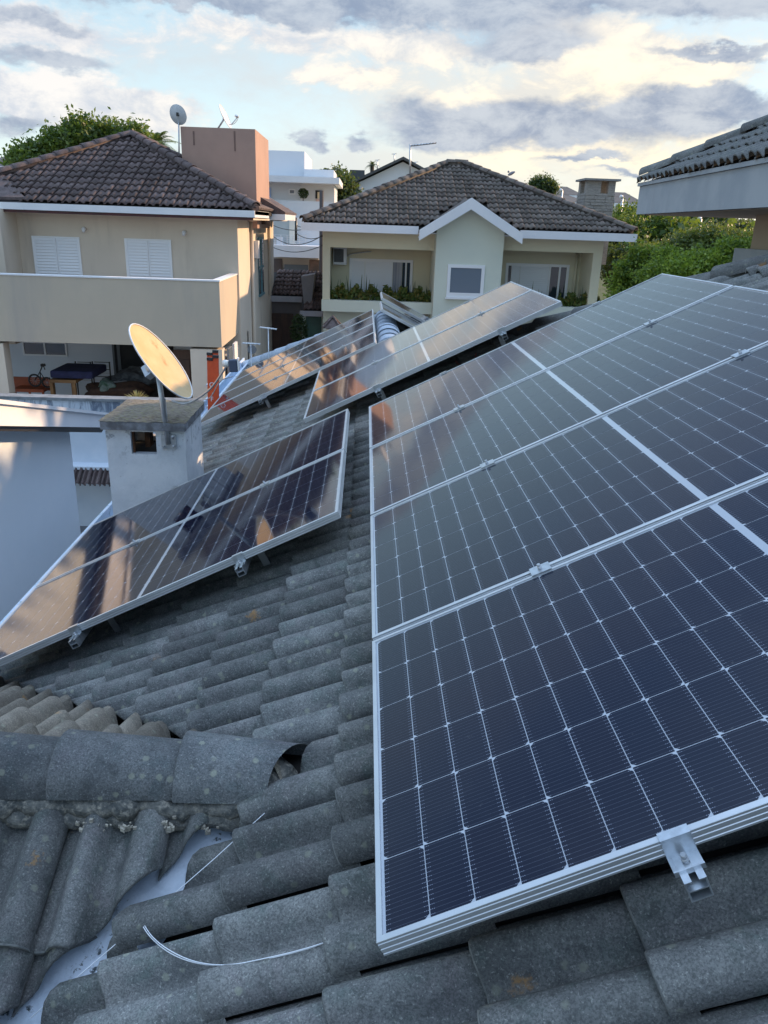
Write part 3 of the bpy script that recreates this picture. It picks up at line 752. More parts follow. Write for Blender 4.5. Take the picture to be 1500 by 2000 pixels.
# cables on the roof
def curve_pts(pts, n=10):
    out = []; P = [Vector(p) for p in pts]; P = [P[0] * 2 - P[1]] + P + [P[-1] * 2 - P[-2]]
    for i in range(1, len(P) - 2):
        for k in range(n):
            t = k / n; a, b, c_, d_ = P[i - 1:i + 3]
            out.append(.5 * ((2 * b) + (c_ - a) * t + (2 * a - 5 * b + 4 * c_ - d_) * t * t + (3 * b - a - 3 * c_ + d_) * t ** 3))
    out.append(P[-2]); return out
def roofpt(x, y, h): 
    r = ray(x, y); o = A0 + NN * h; return r * (o.dot(NN) / r.dot(NN))
c1 = [(262, 1772, -.215), (272, 1795, -.20), (292, 1828, -.18), (330, 1860, -.172), (380, 1880, -.170), (440, 1885, -.172), (520, 1873, -.175), (590, 1856, -.178), (645, 1838, -.19)]
m_ = MB(); m_.tube(curve_pts([roofpt(*q) for q in c1]), .0012, 6)
c2 = [(264, 1770, -.215), (276, 1796, -.198), (299, 1831, -.175), (340, 1861, -.168), (390, 1880, -.167), (450, 1884, -.169), (530, 1869, -.17), (595, 1853, -.174), (645, 1837, -.188)]
m_.tube(curve_pts([roofpt(*q) for q in c2]), .0012, 6)
tag(m_.build('cable', cable), 'thin white double cable looping from the valley over the tiles', 'cable')
m_ = MB(); c3 = [(517, 1588, -.185), (455, 1644, -.186), (420, 1676, -.19), (335, 1750, -.195), (270, 1806, -.20), (170, 1892, -.205), (60, 1988, -.21)]
m_.tube([roofpt(*q) for q in c3], .0013, 5); tag(m_.build('cord', cable), 'thin white cord lying stretched along the painted valley', 'cord')
m_ = MB(); c4 = [(930, 690, -.14), (925, 700, -.18), (900, 712, -.19), (890, 706, -.12)]
m_.tube(curve_pts([roofpt(*q) for q in c4]), .004, 6); tag(m_.build('cable', mat('red cable', (.3, .04, .03), None, .5)), 'thin red panel cable in the gap between the middle pair and the big row', 'cable')

# ------------------------------------------------------------------ white chimney with the big dish
ch = thing('chimney', 'squat white plastered chimney with a mossy slab on top', 'chimney', (-1.63, 6.05, -2.6))
x0, x1, y0, y1 = -1.93, -1.335, 5.75, 6.36; zt, zb = -1.50, -2.75
ox0, ox1, oz0, oz1 = -1.745, -1.555, -1.70, -1.525
w = MB(); t = .07
for ya, yb in ((y0, y0 + t), (y1 - t, y1)):
    w.box((x0, ya, zb), (x1, yb, oz0)); w.box((x0, ya, oz0), (ox0, yb, zt)); w.box((ox1, ya, oz0), (x1, yb, zt)); w.box((ox0, ya, oz1), (ox1, yb, zt))
w.box((x0, y0 + t, zb), (x0 + t, y1 - t, zt))
w.box((x1 - t, y0 + t, zb), (x1, y1 - t, -1.68)); w.box((x1 - t, y0 + t, -1.68), (x1, y0 + .21, zt)); w.box((x1 - t, y0 + .235, -1.68), (x1, y1 - t, zt))
w.build('stack', chim_plaster, ch)
w = MB(); w.box((x0 + t + .002, y0 + t + .002, -2.0), (x1 - t - .002, y1 - t - .002, -1.74)); w.build('flue', dark, ch)
w = MB(); w.box((ox0 + .004, y0 + .03, oz0 + .002), (ox0 + .016, y0 + .06, oz1)); w.box((ox0 + .05, y0 + .2, oz0), (ox0 + .09, y0 + .3, oz1)); build_each(w, 'inner_brick', mat('sooty brick', (.16, .07, .035), (.06, .03, .02), .9, 12), ch)
sl = MB(); nxs, nys = 22, 16; vs = []; rr = random.Random(3)
X0, X1, Y0, Y1 = -1.955, -1.312, 5.69, 6.45
for j in range(nys + 1):
    for i in range(nxs + 1):
        u_, v_ = i / nxs, j / nys; edge = min(u_, 1 - u_, v_, 1 - v_)
        wob = rr.uniform(-.004, .004)
        vs.append((X0 + (X1 - X0) * u_ + (wob if edge == 0 else 0), Y0 + (Y1 - Y0) * v_ + (wob if edge == 0 else 0), -1.435 + .022 * min(1, edge * 8) + rr.uniform(-.004, .004)))
k = nxs + 1; fs = [(j * k + i, j * k + i + 1, (j + 1) * k + i + 1, (j + 1) * k + i) for j in range(nys) for i in range(nxs)]
sl.add(vs, fs, True); sl.build('moss_top', moss, ch)
w = MB(); w.box((X0 + .006, Y0 + .006, -1.503), (X1 - .006, Y1 - .006, -1.437)); w.build('slab', mat('weathered slab edge', (.25, .26, .29), (.12, .12, .13), .9, 14, bump=.4), ch, bevel=.006)

def dish(name, label, cen, nrm, D, depth, mtl, mback, foot, lnb=None, spin=0., rim=.012, group=None):
    e = thing(name, label, 'satellite dish', foot[-1], group)
    n = Vector(nrm).normalized(); u = n.orthogonal().normalized(); v = n.cross(u)
    def shell(off, flip):
        vs = []; fs = []; rings, seg = 8, 40
        for i in range(rings + 1):
            r_ = D / 2 * i / rings
            for k_ in range(seg):
                a = 2 * math.pi * k_ / seg; vs.append(Vector(cen) + (u * math.cos(a) + v * math.sin(a)) * r_ + n * (depth * (i / rings) ** 2 - depth + off))
        for i in range(rings):
            for k_ in range(seg):
                f = (i * seg + k_, i * seg + (k_ + 1) % seg, (i + 1) * seg + (k_ + 1) % seg, (i + 1) * seg + k_); fs.append(f[::-1] if flip else f)
        return vs, fs
    vs, fs = shell(0, False); MB().add(vs, fs, True).build('reflector', mtl, e)
    vs, fs = shell(-.004, True); MB().add(vs, fs, True).build('back', mback, e)
    ring = [Vector(cen) + (u * math.cos(a) + v * math.sin(a)) * (D / 2) for a in [2 * math.pi * q / 40 for q in range(41)]]
    MB().tube(ring, rim * .5, 6, False).build('rim', mback, e)
    return e, n, u, v
dc = at(316, 706, 5.62); vv = Vector(dc).normalized(); e_ = rt * .795 + up * .605; e_ = (e_ - vv * e_.dot(vv)).normalized(); dn = e_ * .952 - vv * .305
D1, n_, u_, v_ = dish('satellite_dish', 'big cream satellite dish glowing in low sun on the white chimney', dc, dn, .635, .050, dishm, dish_back, [(-1.43, 5.70, -1.62)])
n_ = Vector(dn).normalized()
pb = at(328, 862, 5.735); pt = at(309, 730, 5.66)
MB().tube([pb + Vector((0, 0, -.02)), pt], .019, 12).build('mast', steel, D1)
MB().tube([at(331, 868, 5.72), at(322, 778, 5.70)], .006, 8).build('stay', steel, D1)
w = MB(); w.box((pb.x - .05, 5.735, pb.z - .06), (pb.x + .06, 5.748, pb.z + .05)); w.tube([pb + Vector((-.03, 0, -.04)), pb + Vector((-.03, -.05, -.04))], .006); w.tube([pb + Vector((.04, 0, -.04)), pb + Vector((.05, -.05, -.02))], .006); w.tube([pb + Vector((.04, 0, .02)), pb + Vector((.045, -.04, .05))], .006); w.build('wall_bracket', steel, D1)
bk = Vector(dc) - n_ * .058
w = MB(); w.tube([bk, bk - n_ * .06], .045, 12); w.obox(bk - n_ * .07, n_, u_, v_, .05, .09, .06); w.tube([bk - n_ * .07, pt], .014, 8); w.build('bracket', steel, D1)
lp = at(446, 710, 5.40)
rimb = at(372, 782, 5.58)
w = MB(); w.tube(curve_pts([bk + Vector((.1, 0, -.25)), rimb + Vector((-.02, 0, -.02)), at(410, 760, 5.5), lp], 6), .008, 8); w.tube(curve_pts([rimb, at(408, 778, 5.5), at(430, 745, 5.45), at(455, 735, 5.42)], 6), .0035, 6); w.build('feed_arm', steel, D1)
dl = (Vector(dc) - lp).normalized(); sx_ = dl.orthogonal().normalized()
w = MB(); w.tube([lp - dl * .01, lp + dl * .035], [.022, .026], 12); w.build('feed_horn', mat('off white plastic', (.72, .72, .70), None, .4), D1)
w = MB(); q = at(456, 714, 5.40); w.obox(q, Vector((1, 0, .05)).normalized(), Vector((0, 1, 0)), Vector((-.05, 0, 1)).normalized(), .058, .05, .085); w.build('receiver_box', mat('dark blue grey plastic', (.06, .08, .13), None, .5), D1, bevel=.008)
w = MB(); w.obox(at(466, 711, 5.40), Vector((1, 0, .05)).normalized(), Vector((0, 1, 0)), Vector((-.05, 0, 1)).normalized(), .008, .052, .086); w.build('face_plate', wframe, D1)

# ------------------------------------------------------------------ extension ladder
ld = thing('ladder', 'orange extension ladder standing upright against the pale gutter', 'ladder', (-2.34, 10.0, GZ))
for k_, (px_, top_) in enumerate(((410, 702), (421, 697))):
    for yy in (9.85, 10.25):
        pT = at(px_, top_, 9.85); X = pT.x * yy / 9.85; Xb = X - .12
        p0 = Vector((Xb, yy, GZ)); p1 = Vector((X, yy, pT.z)); d_ = (p1 - p0).normalized(); s_ = Vector((0, 1, 0)); w_ = d_.cross(s_)
        m_ = MB(); m_.obox((p0 + p1) / 2, d_, s_, w_, (p1 - p0).length, .006, .066)
        m_.obox((p0 + p1) / 2 + w_ * .033 + s_ * .012, d_, s_, w_, (p1 - p0).length, .026, .005); m_.obox((p0 + p1) / 2 - w_ * .033 + s_ * .012, d_, s_, w_, (p1 - p0).length, .026, .005)
        m_.build('rail', ladder_m, ld)
        c_ = MB(); c_.obox(p1 + d_ * .004 - s_ * 0, d_, s_, w_, .035, .034, .076); c_.build('end_cap', black, ld, bevel=.004)
    for q in range(17):
        z = GZ + .25 + q * .28; f_ = (z - GZ) / (pT.z - GZ)
        if f_ > .97: break
        x_ = Xb + (X - Xb) * f_ + .03; MB().tube([(x_, 9.86, z), (x_, 10.24, z)], .016, 8).build('rung', alu, ld)
def text_obj(txt, size, M, mtl, name, parent=None, extrude=.0008):
    c_ = bpy.data.curves.new(name, 'FONT'); c_.body = txt; c_.size = size; c_.extrude = extrude; c_.align_x = 'CENTER'; c_.align_y = 'CENTER'
    t_ = bpy.data.objects.new(name, c_); COL.objects.link(t_); bpy.context.view_layer.update()
    me = bpy.data.meshes.new_from_object(t_.evaluated_get(bpy.context.evaluated_depsgraph_get())); bpy.data.objects.remove(t_)
    me.materials.clear(); me.materials.append(mtl); o = bpy.data.objects.new(name, me); put(o, parent)
    o.matrix_basis = Matrix.Translation(-wloc(parent)) @ M if parent else M
    return o
for py_, s_, tx in ((752, .05, 'O'), (780, .05, 'F'), (772, .04, '/')):
    q = at(414, py_, 9.843)
    text_obj(tx, .085, Matrix.Translation(q) @ Matrix.Rotation(R(90), 4, 'X'), wframe, 'lettering', ld)
# ------------------------------------------------------------------ generic house parts
def px_rect(x0, y0, x1, y1, Y):
    c_ = [at(x, y, Y) for x, y in ((x0, y0), (x1, y0), (x0, y1), (x1, y1))]
    return (c_[0].x + c_[2].x) / 2, (c_[1].x + c_[3].x) / 2, (c_[2].z + c_[3].z) / 2, (c_[0].z + c_[1].z) / 2
def window(par, X0, X1, Z0, Z1, Y, style, name='window', fw=.05, slats=14):
    """front face at Y (facing -Y); parts: window > frame, pane/shutter"""
    f_ = MB(); d0, d1 = Y - .035, Y + .02
    f_.box((X0, d0, Z0), (X0 + fw, d1, Z1)); f_.box((X1 - fw, d0, Z0), (X1, d1, Z1)); f_.box((X0 + fw, d0, Z0), (X1 - fw, d1, Z0 + fw)); f_.box((X0 + fw, d0, Z1 - fw), (X1 - fw, d1, Z1))
    wo = f_.build(name, wframe, par)
    a, b, c_, d_ = X0 + fw, X1 - fw, Z0 + fw, Z1 - fw
    def pane(a, b, m_=glass): MB().box((a, Y - .012, c_), (b, Y - .004, d_)).build('pane', m_, wo)
    def shut(a, b):
        s_ = MB(); s_.box((a, Y - .030, c_), (a + .03, Y - .012, d_)); s_.box((b - .03, Y - .030, c_), (b, Y - .012, d_)); s_.box((a + .03, Y - .014, c_), (b - .03, Y - .008, d_))
        for q in range(slats):
            z = c_ + (d_ - c_) * (q + .5) / slats; h_ = (d_ - c_) / slats
            s_.add([(a + .03, Y - .033, z - h_ * .40), (b - .03, Y - .033, z - h_ * .40), (b - .03, Y - .015, z + h_ * .42), (a + .03, Y - .015, z + h_ * .42)], [(0, 1, 2, 3)])
        s_.build('shutter', shutter, wo)
    if style == 'shutter2': mid = (a + b) / 2; shut(a, mid - .004); shut(mid + .004, b)
    elif style == 'pane': pane(a, b, glass_g)
    elif style == 'pane2':
        mid = (a + b) / 2; pane(a, mid - .02); pane(mid + .02, b); MB().box((mid - .02, Y - .03, c_), (mid + .02, Y - .002, d_)).build('mullion', wframe, wo)
    elif style == 'slide':                # shutters left, curtain and dark gap right
        w_ = b - a; s0 = a + w_ * (.0); shut(a, a + w_ * .22); shut(a + w_ * .225, a + w_ * .70)
        MB().box((a + w_ * .705, Y - .010, c_), (a + w_ * .86, Y - .004, d_)).build('curtain', curtain, wo)
        pane(a + w_ * .865, a + w_ * .915); MB().box((a + w_ * .915, Y - .03, c_), (a + w_ * .94, Y - .002, d_)).build('sash', wframe, wo); pane(a + w_ * .945, b)
    elif style == 'slide2':
        w_ = b - a; pane(a, a + w_ * .05); shut(a + w_ * .055, a + w_ * .2); shut(a + w_ * .205, a + w_ * .70)
        MB().box((a + w_ * .705, Y - .03, c_), (a + w_ * .73, Y - .002, d_)).build('sash', wframe, wo)
        pane(a + w_ * .735, a + w_ * .865); MB().box((a + w_ * .87, Y - .03, c_), (a + w_ * .90, Y - .002, d_)).build('sash', wframe, wo); pane(a + w_ * .905, b)
    return wo
def poly_roof(par, eaveY, eaveZ, slope, poly, te, tp, sc, mtl, budget=290, name='tile'):
    """tiled front slope rising away from the eave line (y=eaveY); poly = plan polygon (X, Y), counter-clockwise"""
    th = math.atan(slope); c_, s_ = math.cos(th), math.sin(th)
    upv = Vector((0, c_, s_)); M = frame(Vector((0, eaveY, eaveZ)), upv, Vector((0, -s_, c_)))
    L2 = [((y - eaveY) / c_, -x) for x, y in poly]; n = len(L2); hps = []
    cx, cy = sum(p[0] for p in L2) / n, sum(p[1] for p in L2) / n
    for i in range(n):
        a, b = Vector(L2[i]), Vector(L2[(i + 1) % n]); d_ = b - a
        if d_.length < 1e-6: continue
        nn = Vector((-d_.y, d_.x)).normalized()
        if (Vector((cx, cy)) - a).dot(nn) < 0: nn = -nn
        hps.append((tuple(a), (nn.x, nn.y)))
    me = tile_mesh('tile', mtl, tp / TP, te / TE, lod=1, zs=.62); 
    amax = max(p[0] for p in L2); bmin = min(p[1] for p in L2); bmax = max(p[1] for p in L2)
    return tile_field(par, M, (0, int(amax / te) + 1), (int(bmin / tp) - 1, int(bmax / tp) + 2), te, tp, me, None, lambda c: hps, budget=budget, name=name)

# ------------------------------------------------------------------ left beige house
LH = thing('beige_house', 'beige two-storey house at left with a long solid balcony and dark tiled hip roof', 'house', (-6, 21, GZ))
YW, YP, YE = 19.5, 17.1, 18.9
ez = .215; sl_ = .45; n_pl = (0, -sl_, 1)
w = MB(); w.box((-14, YW, -2.9), (-3.02, 27, .1)); w.box((-14, YW - .0, -2.9), (-8.13, YW - .9, .06)); 
w.build('upper_wall', beige, LH)
# ground floor: recess behind the balcony
bk_ = px_rect(12, 668, 373, 790, 17.3)
XL, XR = at(12, 720, YP).x, at(373, 720, YP).x; XC = at(430, 600, YP).x
w = MB(); w.box((-14, 20.6, GZ), (-3.02, 20.8, -2.72)); w.build('patio_back_wall', blue_plaster, LH, 'white back wall of the shaded patio')
w = MB(); w.box((XL - .5, YP, GZ), (XL, YP + .3, -2.66)); w.box((XR, YP + .02, GZ), (XC, YP + .35, -2.66)); w.box((XC - .25, YP + .35, GZ), (XC, YW, -2.9)); w.box((-3.25, YW, GZ), (-3.02, 27, -2.9)); build_each(w, 'pillar', beige, LH)
z_t = -1.24; z_b = at(200, 672, YP).z
w = MB(); w.box((-14, YP, z_b), (XC, YP + .15, z_t)); w.box((XC - .15, YP + .15, z_b), (XC, YW, z_t)); w.build('balcony_parapet', beige_d, LH, 'solid taupe balcony parapet')
w = MB(); w.box((-14, YP - .015, z_t), (XC + .015, YP + .165, z_t + .03)); w.box((XC - .165, YP + .165, z_t), (XC + .015, YW - .003, z_t + .03)); build_each(w, 'parapet_coping', whitep, LH)
w = MB(); w.box((-14, YP + .15, z_b), (XC - .15, YW, z_b + .18)); w.build('balcony_floor', pave, LH)
for q in ((68, 462, 160, 560), (247, 467, 337, 565)):
    X0_, X1_, Z0_, Z1_ = px_rect(*q, YW); window(LH, X0_, X1_, Z0_, Z1_, YW, 'shutter2', fw=.03, slats=16)
for q in ((165, 447), (360, 454)):
    p = at(*q, YW); MB().tube([(p.x, YW, p.z), (p.x, YW - .07, p.z), (p.x, YW - .09, p.z - .07)], [.05, .045, .03], 10).build('wall_lamp', whitep, LH)
# back-wall openings under the balcony
X0_, X1_, Z0_, Z1_ = px_rect(45, 667, 131, 695, 20.6); window(LH, X0_, X1_, Z0_, Z1_, 20.6, 'pane2', fw=.04)
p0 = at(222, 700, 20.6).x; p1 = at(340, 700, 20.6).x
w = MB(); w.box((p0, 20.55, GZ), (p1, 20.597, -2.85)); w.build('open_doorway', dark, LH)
w = MB(); w.box((p0 + .12, 20.53, GZ), (p0 + .2, 20.549, -2.95)); w.box((p0, 20.53, GZ), (p0 + .05, 20.549, -2.85)); w.build('door_frame', mat('grey door frame', (.12, .14, .16), None, .5), LH)
a_, b_ = at(340, 700, 17.5).x, at(376, 700, 17.5).x
w = MB(); w.box((a_, 17.45, GZ), (b_, 17.5, -2.74)); wd = w.build('door', wood, LH, 'dark brown wooden side door')
w = MB(); w.box((a_ + .06, 17.43, -5.4), (b_ - .06, 17.448, -4.3)); w.box((a_ + .06, 17.43, -4.2), (b_ - .06, 17.448, -2.95)); build_each(w, 'door_panel', wood, wd)
# roof
cR = onplane(505, 405, (0, YE, ez), n_pl); ap = onplane(258, 268, (0, YE, ez), n_pl); lf = onplane(0, 345, (0, YE, ez), n_pl)
dl_ = (lf - ap); farL = ap + dl_ * 1.42
XeR = -2.52
deck = MB(); vl = onplane(50, 392, (0, YE, ez), n_pl)
poly = [(XeR, YE), (ap.x, ap.y), (farL.x, farL.y), (farL.x, YE)]
dz = -.02
deck.slab([(XeR, YE, ez + dz), (ap.x, ap.y, ap.z + dz), (farL.x, farL.y, farL.z + dz), (farL.x, YE, ez + dz)], (0, 0, -.08))
rb = YE + 2 * (ap.y - YE)
deck.slab([(XeR, YE, ez + dz), (XeR, rb, ez + dz), (ap.x, ap.y, ap.z + dz)], (0, 0, -.08))
deck.slab([(XeR, rb, ez + dz), (farL.x, rb, ez + dz), (farL.x, ap.y, farL.z + dz), (ap.x, ap.y, ap.z + dz)], (0, 0, -.08))
deck.build('roof_deck', roofb, LH)
pl2 = [(XeR + .03, YE), (ap.x, ap.y + .02), (farL.x, farL.y), (vl.x - 2.88, YE + 3.15), (vl.x, YE)]
poly_roof(LH, YE - .02, ez, sl_, pl2, .345, .31, 1, house_tile, budget=290)
# tiles on the sunny right-hand slope (a sliver)
th = math.atan(sl_ * (ap.y - YE) / (XeR - ap.x)); 
M_ = frame(Vector((XeR + .02, YE, ez)), Vector((-math.cos(th), 0, math.sin(th))), Vector((math.sin(th), 0, math.cos(th))))
def clip_r(c):
    X = XeR - c.x * math.cos(th); Y = YE - c.y
    k_ = (ap.y - YE) / (XeR - ap.x)
    if Y < YE + (XeR - X) * k_ or Y > rb - (XeR - X) * k_: return None
    return []
T_h = tile_mesh('tile', house_tile, 1.08, 1.13, lod=1, zs=.62)
tile_field(LH, M_, (0, 14), (-26, 0), .345, .31, T_h, None, clip_r, budget=0)
def hip_mortar(par, p0, p1, m_): MB().tube([Vector(p0) - Vector((0, 0, .03)), Vector(p1) - Vector((0, 0, .03))], .095, 8).build('mortar_bed', m_, par)
for p_ in ((XeR + .02, YE + .02, ez + .07), (farL.x, farL.y, farL.z + .09), (XeR, rb, ez + .07)): hip_mortar(LH, p_, (ap.x, ap.y, ap.z + .07), house_tile)
C_h = cap_mesh('ridge_cap', house_tile, r=.13, L=.42, seg=8)
caps_along(LH, (XeR + .02, YE + .02, ez + .07), (ap.x, ap.y, ap.z + .09), C_h, .37)
caps_along(LH, (farL.x, farL.y, farL.z + .09), (ap.x, ap.y, ap.z + .09), C_h, .37)
caps_along(LH, (XeR, rb, ez + .07), (ap.x, ap.y, ap.z + .09), C_h, .37)
# fascia and soffit
w = MB(); w.box((-14, YE - .06, .055), (XeR, YE - .02, .20)); w.box((XeR - .04, YE - .0195, .055), (XeR, 21.6, .20)); build_each(w, 'fascia', whitep, LH)
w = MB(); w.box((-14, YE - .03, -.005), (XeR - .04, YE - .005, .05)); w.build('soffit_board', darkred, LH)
w = MB(); w.box((-14, YE - .01, .0), (XeR - .045, YW - .003, .045)); w.box((-3.018, YW, .0), (XeR - .045, 27, .045)); w.build('soffit', beige, LH)
# step of roof behind, right
q0 = at(533, 415, 23.2); q1 = at(563, 420, 23.2)
w = MB(); w.box((-3.0, 22.3, .02), (q1.x, 22.34, .17)); w.box((q1.x - .04, 22.341, .02), (q1.x, 25.5, .17)); build_each(w, 'fascia', whitep, LH)
w = MB(); w.slab([(-3.0, 22.3, .16), (q1.x, 22.3, .18), (q1.x, 26, .18), (-3.6, 26, .95), (-3.6, 22.3, .95)], (0, 0, .05)); w.build('rear_roof_slope', house_tile, LH)
w = MB(); w.box((-3.0, 22.36, -.10), (-2.72, 22.7, .02)); build_each(w, 'eave_shade_block', wood, LH)  # dark block put in for the shade under the rear eave
# left wing roof piece
wy = YE - .7
P1_ = onplane(50, 391, (0, YE, ez), n_pl); P2_ = onplane(0, 340, (0, YE, ez), n_pl); P2_ = P1_ + (P2_ - P1_) * 3
w = MB(); w.slab([(P1_.x, P1_.y, P1_.z), tuple(P2_), (P1_.x - 5, YE - .1, ez - .01)], (0, 0, .06)); w.build('wing_roof', house_tile, LH)
# side wall details: down pipes, tall window, lamp
def sidept(x, y, X): r = ray(x, y); return r * (X / r.x)
pp = at(487, 420, YW + .02); XS = -3.02
p_ = sidept(487, 430, XS); w = MB(); w.tube([(XS + .05, p_.y, .0), (XS + .05, p_.y, GZ)], .045, 10); w.tube([(XS + .05, p_.y, .0), (XS + .05, p_.y - .35, -.0), (XS + .3, p_.y - .3, .03)], .04, 8); w.build('downpipe', beige, LH)
p_ = sidept(522, 430, XS); w = MB(); w.tube([(XS + .05, p_.y, .0), (XS + .05, p_.y, -2.2)], .045, 10); w.build('downpipe', beige, LH)
a_ = sidept(503, 468, XS); b_ = sidept(514, 570, XS)
w = MB(); w.box((XS + .002, a_.y, b_.z), (XS + .03, b_.y, a_.z)); sw = w.build('window', glass_t, LH)
w = MB(); w.box((XS + .001, a_.y - .06, b_.z - .06), (XS + .05, b_.y + .06, b_.z - .0)); w.box((XS + .001, a_.y - .06, a_.z), (XS + .05, b_.y + .06, a_.z + .06)); zz = (a_.z + b_.z) / 2; w.box((XS + .002, a_.y, zz - .03), (XS + .045, b_.y, zz + .03)); w.box((XS + .001, (a_.y + b_.y) / 2 - .05, b_.z), (XS + .05, (a_.y + b_.y) / 2 + .02, a_.z)); w.build('frame', mat('teal frame', (.10, .22, .25), None, .5), sw)
a_ = sidept(496, 470, XS); w = MB(); w.box((XS + .002, a_.y - .05, a_.z - .45), (XS + .12, a_.y + .2, a_.z)); w.build('meter_box', whitep, LH)
# lower glazing right of the balcony pier
for px_, mt in ((447, glass_g), (458, white_r)):
    a_ = sidept(px_, 700, XS); w = MB(); w.box((XS + .002, a_.y - .25, GZ), (XS + .05, a_.y + .2, at(450, 662, 19).z)); w.build('side_door', mt, LH)
# terracotta tank tower
X0_, X1_, Z0_, Z1_ = px_rect(357, 248, 500, 420, 21.5)
tw = MB(); tw.box((X0_, 21.5, -.2), (X1_, 24.3, 2.12)); tw.build('tank_tower', orange, LH, 'terracotta coloured water-tank tower rising behind the roof')
w = MB()
for x_, l_ in ((378, .32), (458, .45)):
    p = at(x_, 256, 21.5); w.box((p.x - .02, 21.493, p.z - l_), (p.x + .02, 21.499, p.z))
build_each(w, 'rust_streak', mat('dark stain', (.16, .10, .09), (.22, .14, .11), .9, 5), LH)

# small dishes on the tower
sd1 = at(348, 224, 21.4)
E1, n_, u_, v_ = dish('satellite_dish', 'grey dish seen from behind on a tall pole left of the terracotta tower', sd1, (.35, .9, .35), .46, .05, dish_back, dish_back, [at(352, 320, 21.4)], group='dishes by the terracotta tower')
MB().tube([at(350, 320, 21.42), at(349, 232, 21.42)], .018, 8).build('pole', steel, E1)
MB().obox(sd1 - Vector((.0, .06, .0)), (1, 0, 0), (0, 1, 0), (0, 0, 1), .06, .05, .08).build('bracket', black, E1)
sd2 = at(440, 227, 21.9)
E2, n_, u_, v_ = dish('satellite_dish', 'thin dish seen edge-on with a feed arm, on top of the terracotta tower', sd2, (.88, -.10, .42), .58, .05, dish_back, dish_back, [at(426, 249, 21.9)], group='dishes by the terracotta tower')
w = MB(); w.tube([at(425, 252, 21.9), at(436, 235, 21.9), at(437, 228, 21.9)], .022, 8); w.build('pole', steel, E2)
w = MB(); w.tube([at(447, 243, 21.9), at(452, 243, 21.9), at(464, 229, 21.9)], .012, 6); w.tube(curve_pts([at(449, 244, 21.9), at(458, 241, 21.9), at(465, 232, 21.9)], 5), .007, 6); w.tube([at(459, 226, 21.9), at(466, 229, 21.9)], .03, 8); w.build('feed_arm', steel, E2)

# ------------------------------------------------------------------ patio things (left house)
PZ = at(100, 775, 19).z
YB = 19.2
floor_z = -4.62
w = MB(); w.box((XL, 17.5, GZ + .01), (XR, 20.59, floor_z)); o = w.build('patio_floor', pave); o['kind'] = 'structure'
def pxbox(mb, x0, y0, x1, y1, Y, D):
    X0_, X1_, Z0_, Z1_ = px_rect(x0, y0, x1, y1, Y); mb.box((X0_, Y, Z0_), (X1_, Y + D, Z1_)); return mb
e = thing('bench', 'orange red wooden bench at the left end of the shaded patio', 'bench', at(60, 772, 19.0))
pxbox(MB(), 26, 760, 85, 766, 18.9, .45).build('seat', benchm, e); pxbox(MB(), 27, 737, 98, 762, 19.36, .05).build('backrest', benchm, e)
for x_ in (28, 56, 82): pxbox(MB(), x_, 765, x_ + 3, 776, 18.95, .06).build('leg', benchm, e)
e = thing('bicycle', 'small dark bicycle leaning by the bench on the patio', 'bicycle', at(75, 756, 18.8))
def wheel(x, y, r, par):
    c_ = at(x, y, 18.8); rr_ = r / F * 19.3
    w_ = thing  # noqa
    m1 = MB().tube([c_ + Vector((math.cos(a) * rr_, 0, math.sin(a) * rr_)) for a in [2 * math.pi * q / 20 for q in range(21)]], .022, 6, False).build('wheel', black, par)
    sp_ = MB(); [sp_.tube([c_, c_ + Vector((math.cos(a) * rr_, 0, math.sin(a) * rr_))], .003, 4) for a in [q * .524 for q in range(12)]]; sp_.build('spokes', steel, m1)
wheel(68, 743, 11, e); wheel(92, 747, 9, e)
P8 = lambda x, y: at(x, y, 18.8)
MB().tube([P8(68, 743), P8(78, 726), P8(88, 742)], .015, 6).tube([P8(78, 726), P8(83, 714)], .014, 6).tube([P8(88, 742), P8(80, 745), P8(78, 726)], .013, 6).build('bike_frame', black, e)
MB().tube([P8(80, 722), P8(84, 713), P8(88, 722)], .013, 6).build('handlebar', black, e); MB().obox(P8(84, 713), (1, 0, 0), (0, 1, 0), (0, 0, 1), .09, .1, .06).build('saddle', black, e, bevel=.01)
e = thing('table', 'small orange brown wooden table under the mattress on the patio', 'table', at(122, 772, 18.2))
pxbox(MB(), 97, 742, 148, 748, 18.2, .6).build('tabletop', pine, e)
for x_, d_ in ((98, 0), (142, 0), (100, .5), (140, .5)): pxbox(MB(), x_, 748, x_ + 6, 776, 18.2 + d_, .08).build('leg', pine, e)
w = MB(); pxbox(w, 97, 725, 180, 740, 18.15, 1.1); o = w.build('mattress', navy, None, bevel=.05); tag(o, 'navy blue mattress lying across the wooden patio table', 'mattress')
e = thing('bed_frame', 'black metal bed headboards standing on edge beside the mattress', 'bed frame', at(180, 770, 19.4))
for x0_, x1_ in ((149, 180), (182, 217)):
    pxbox(MB(), x0_, 706, x0_ + 2, 772, 19.4, .03).build('post', black, e); pxbox(MB(), x1_ - 2, 707, x1_, 772, 19.4, .03).build('post', black, e)
    for q in range(6): pxbox(MB(), x0_ + 2, 707 + q * 7, x1_ - 2, 708.2 + q * 7, 19.41, .015).build('bar', steel if q % 2 else black, e)
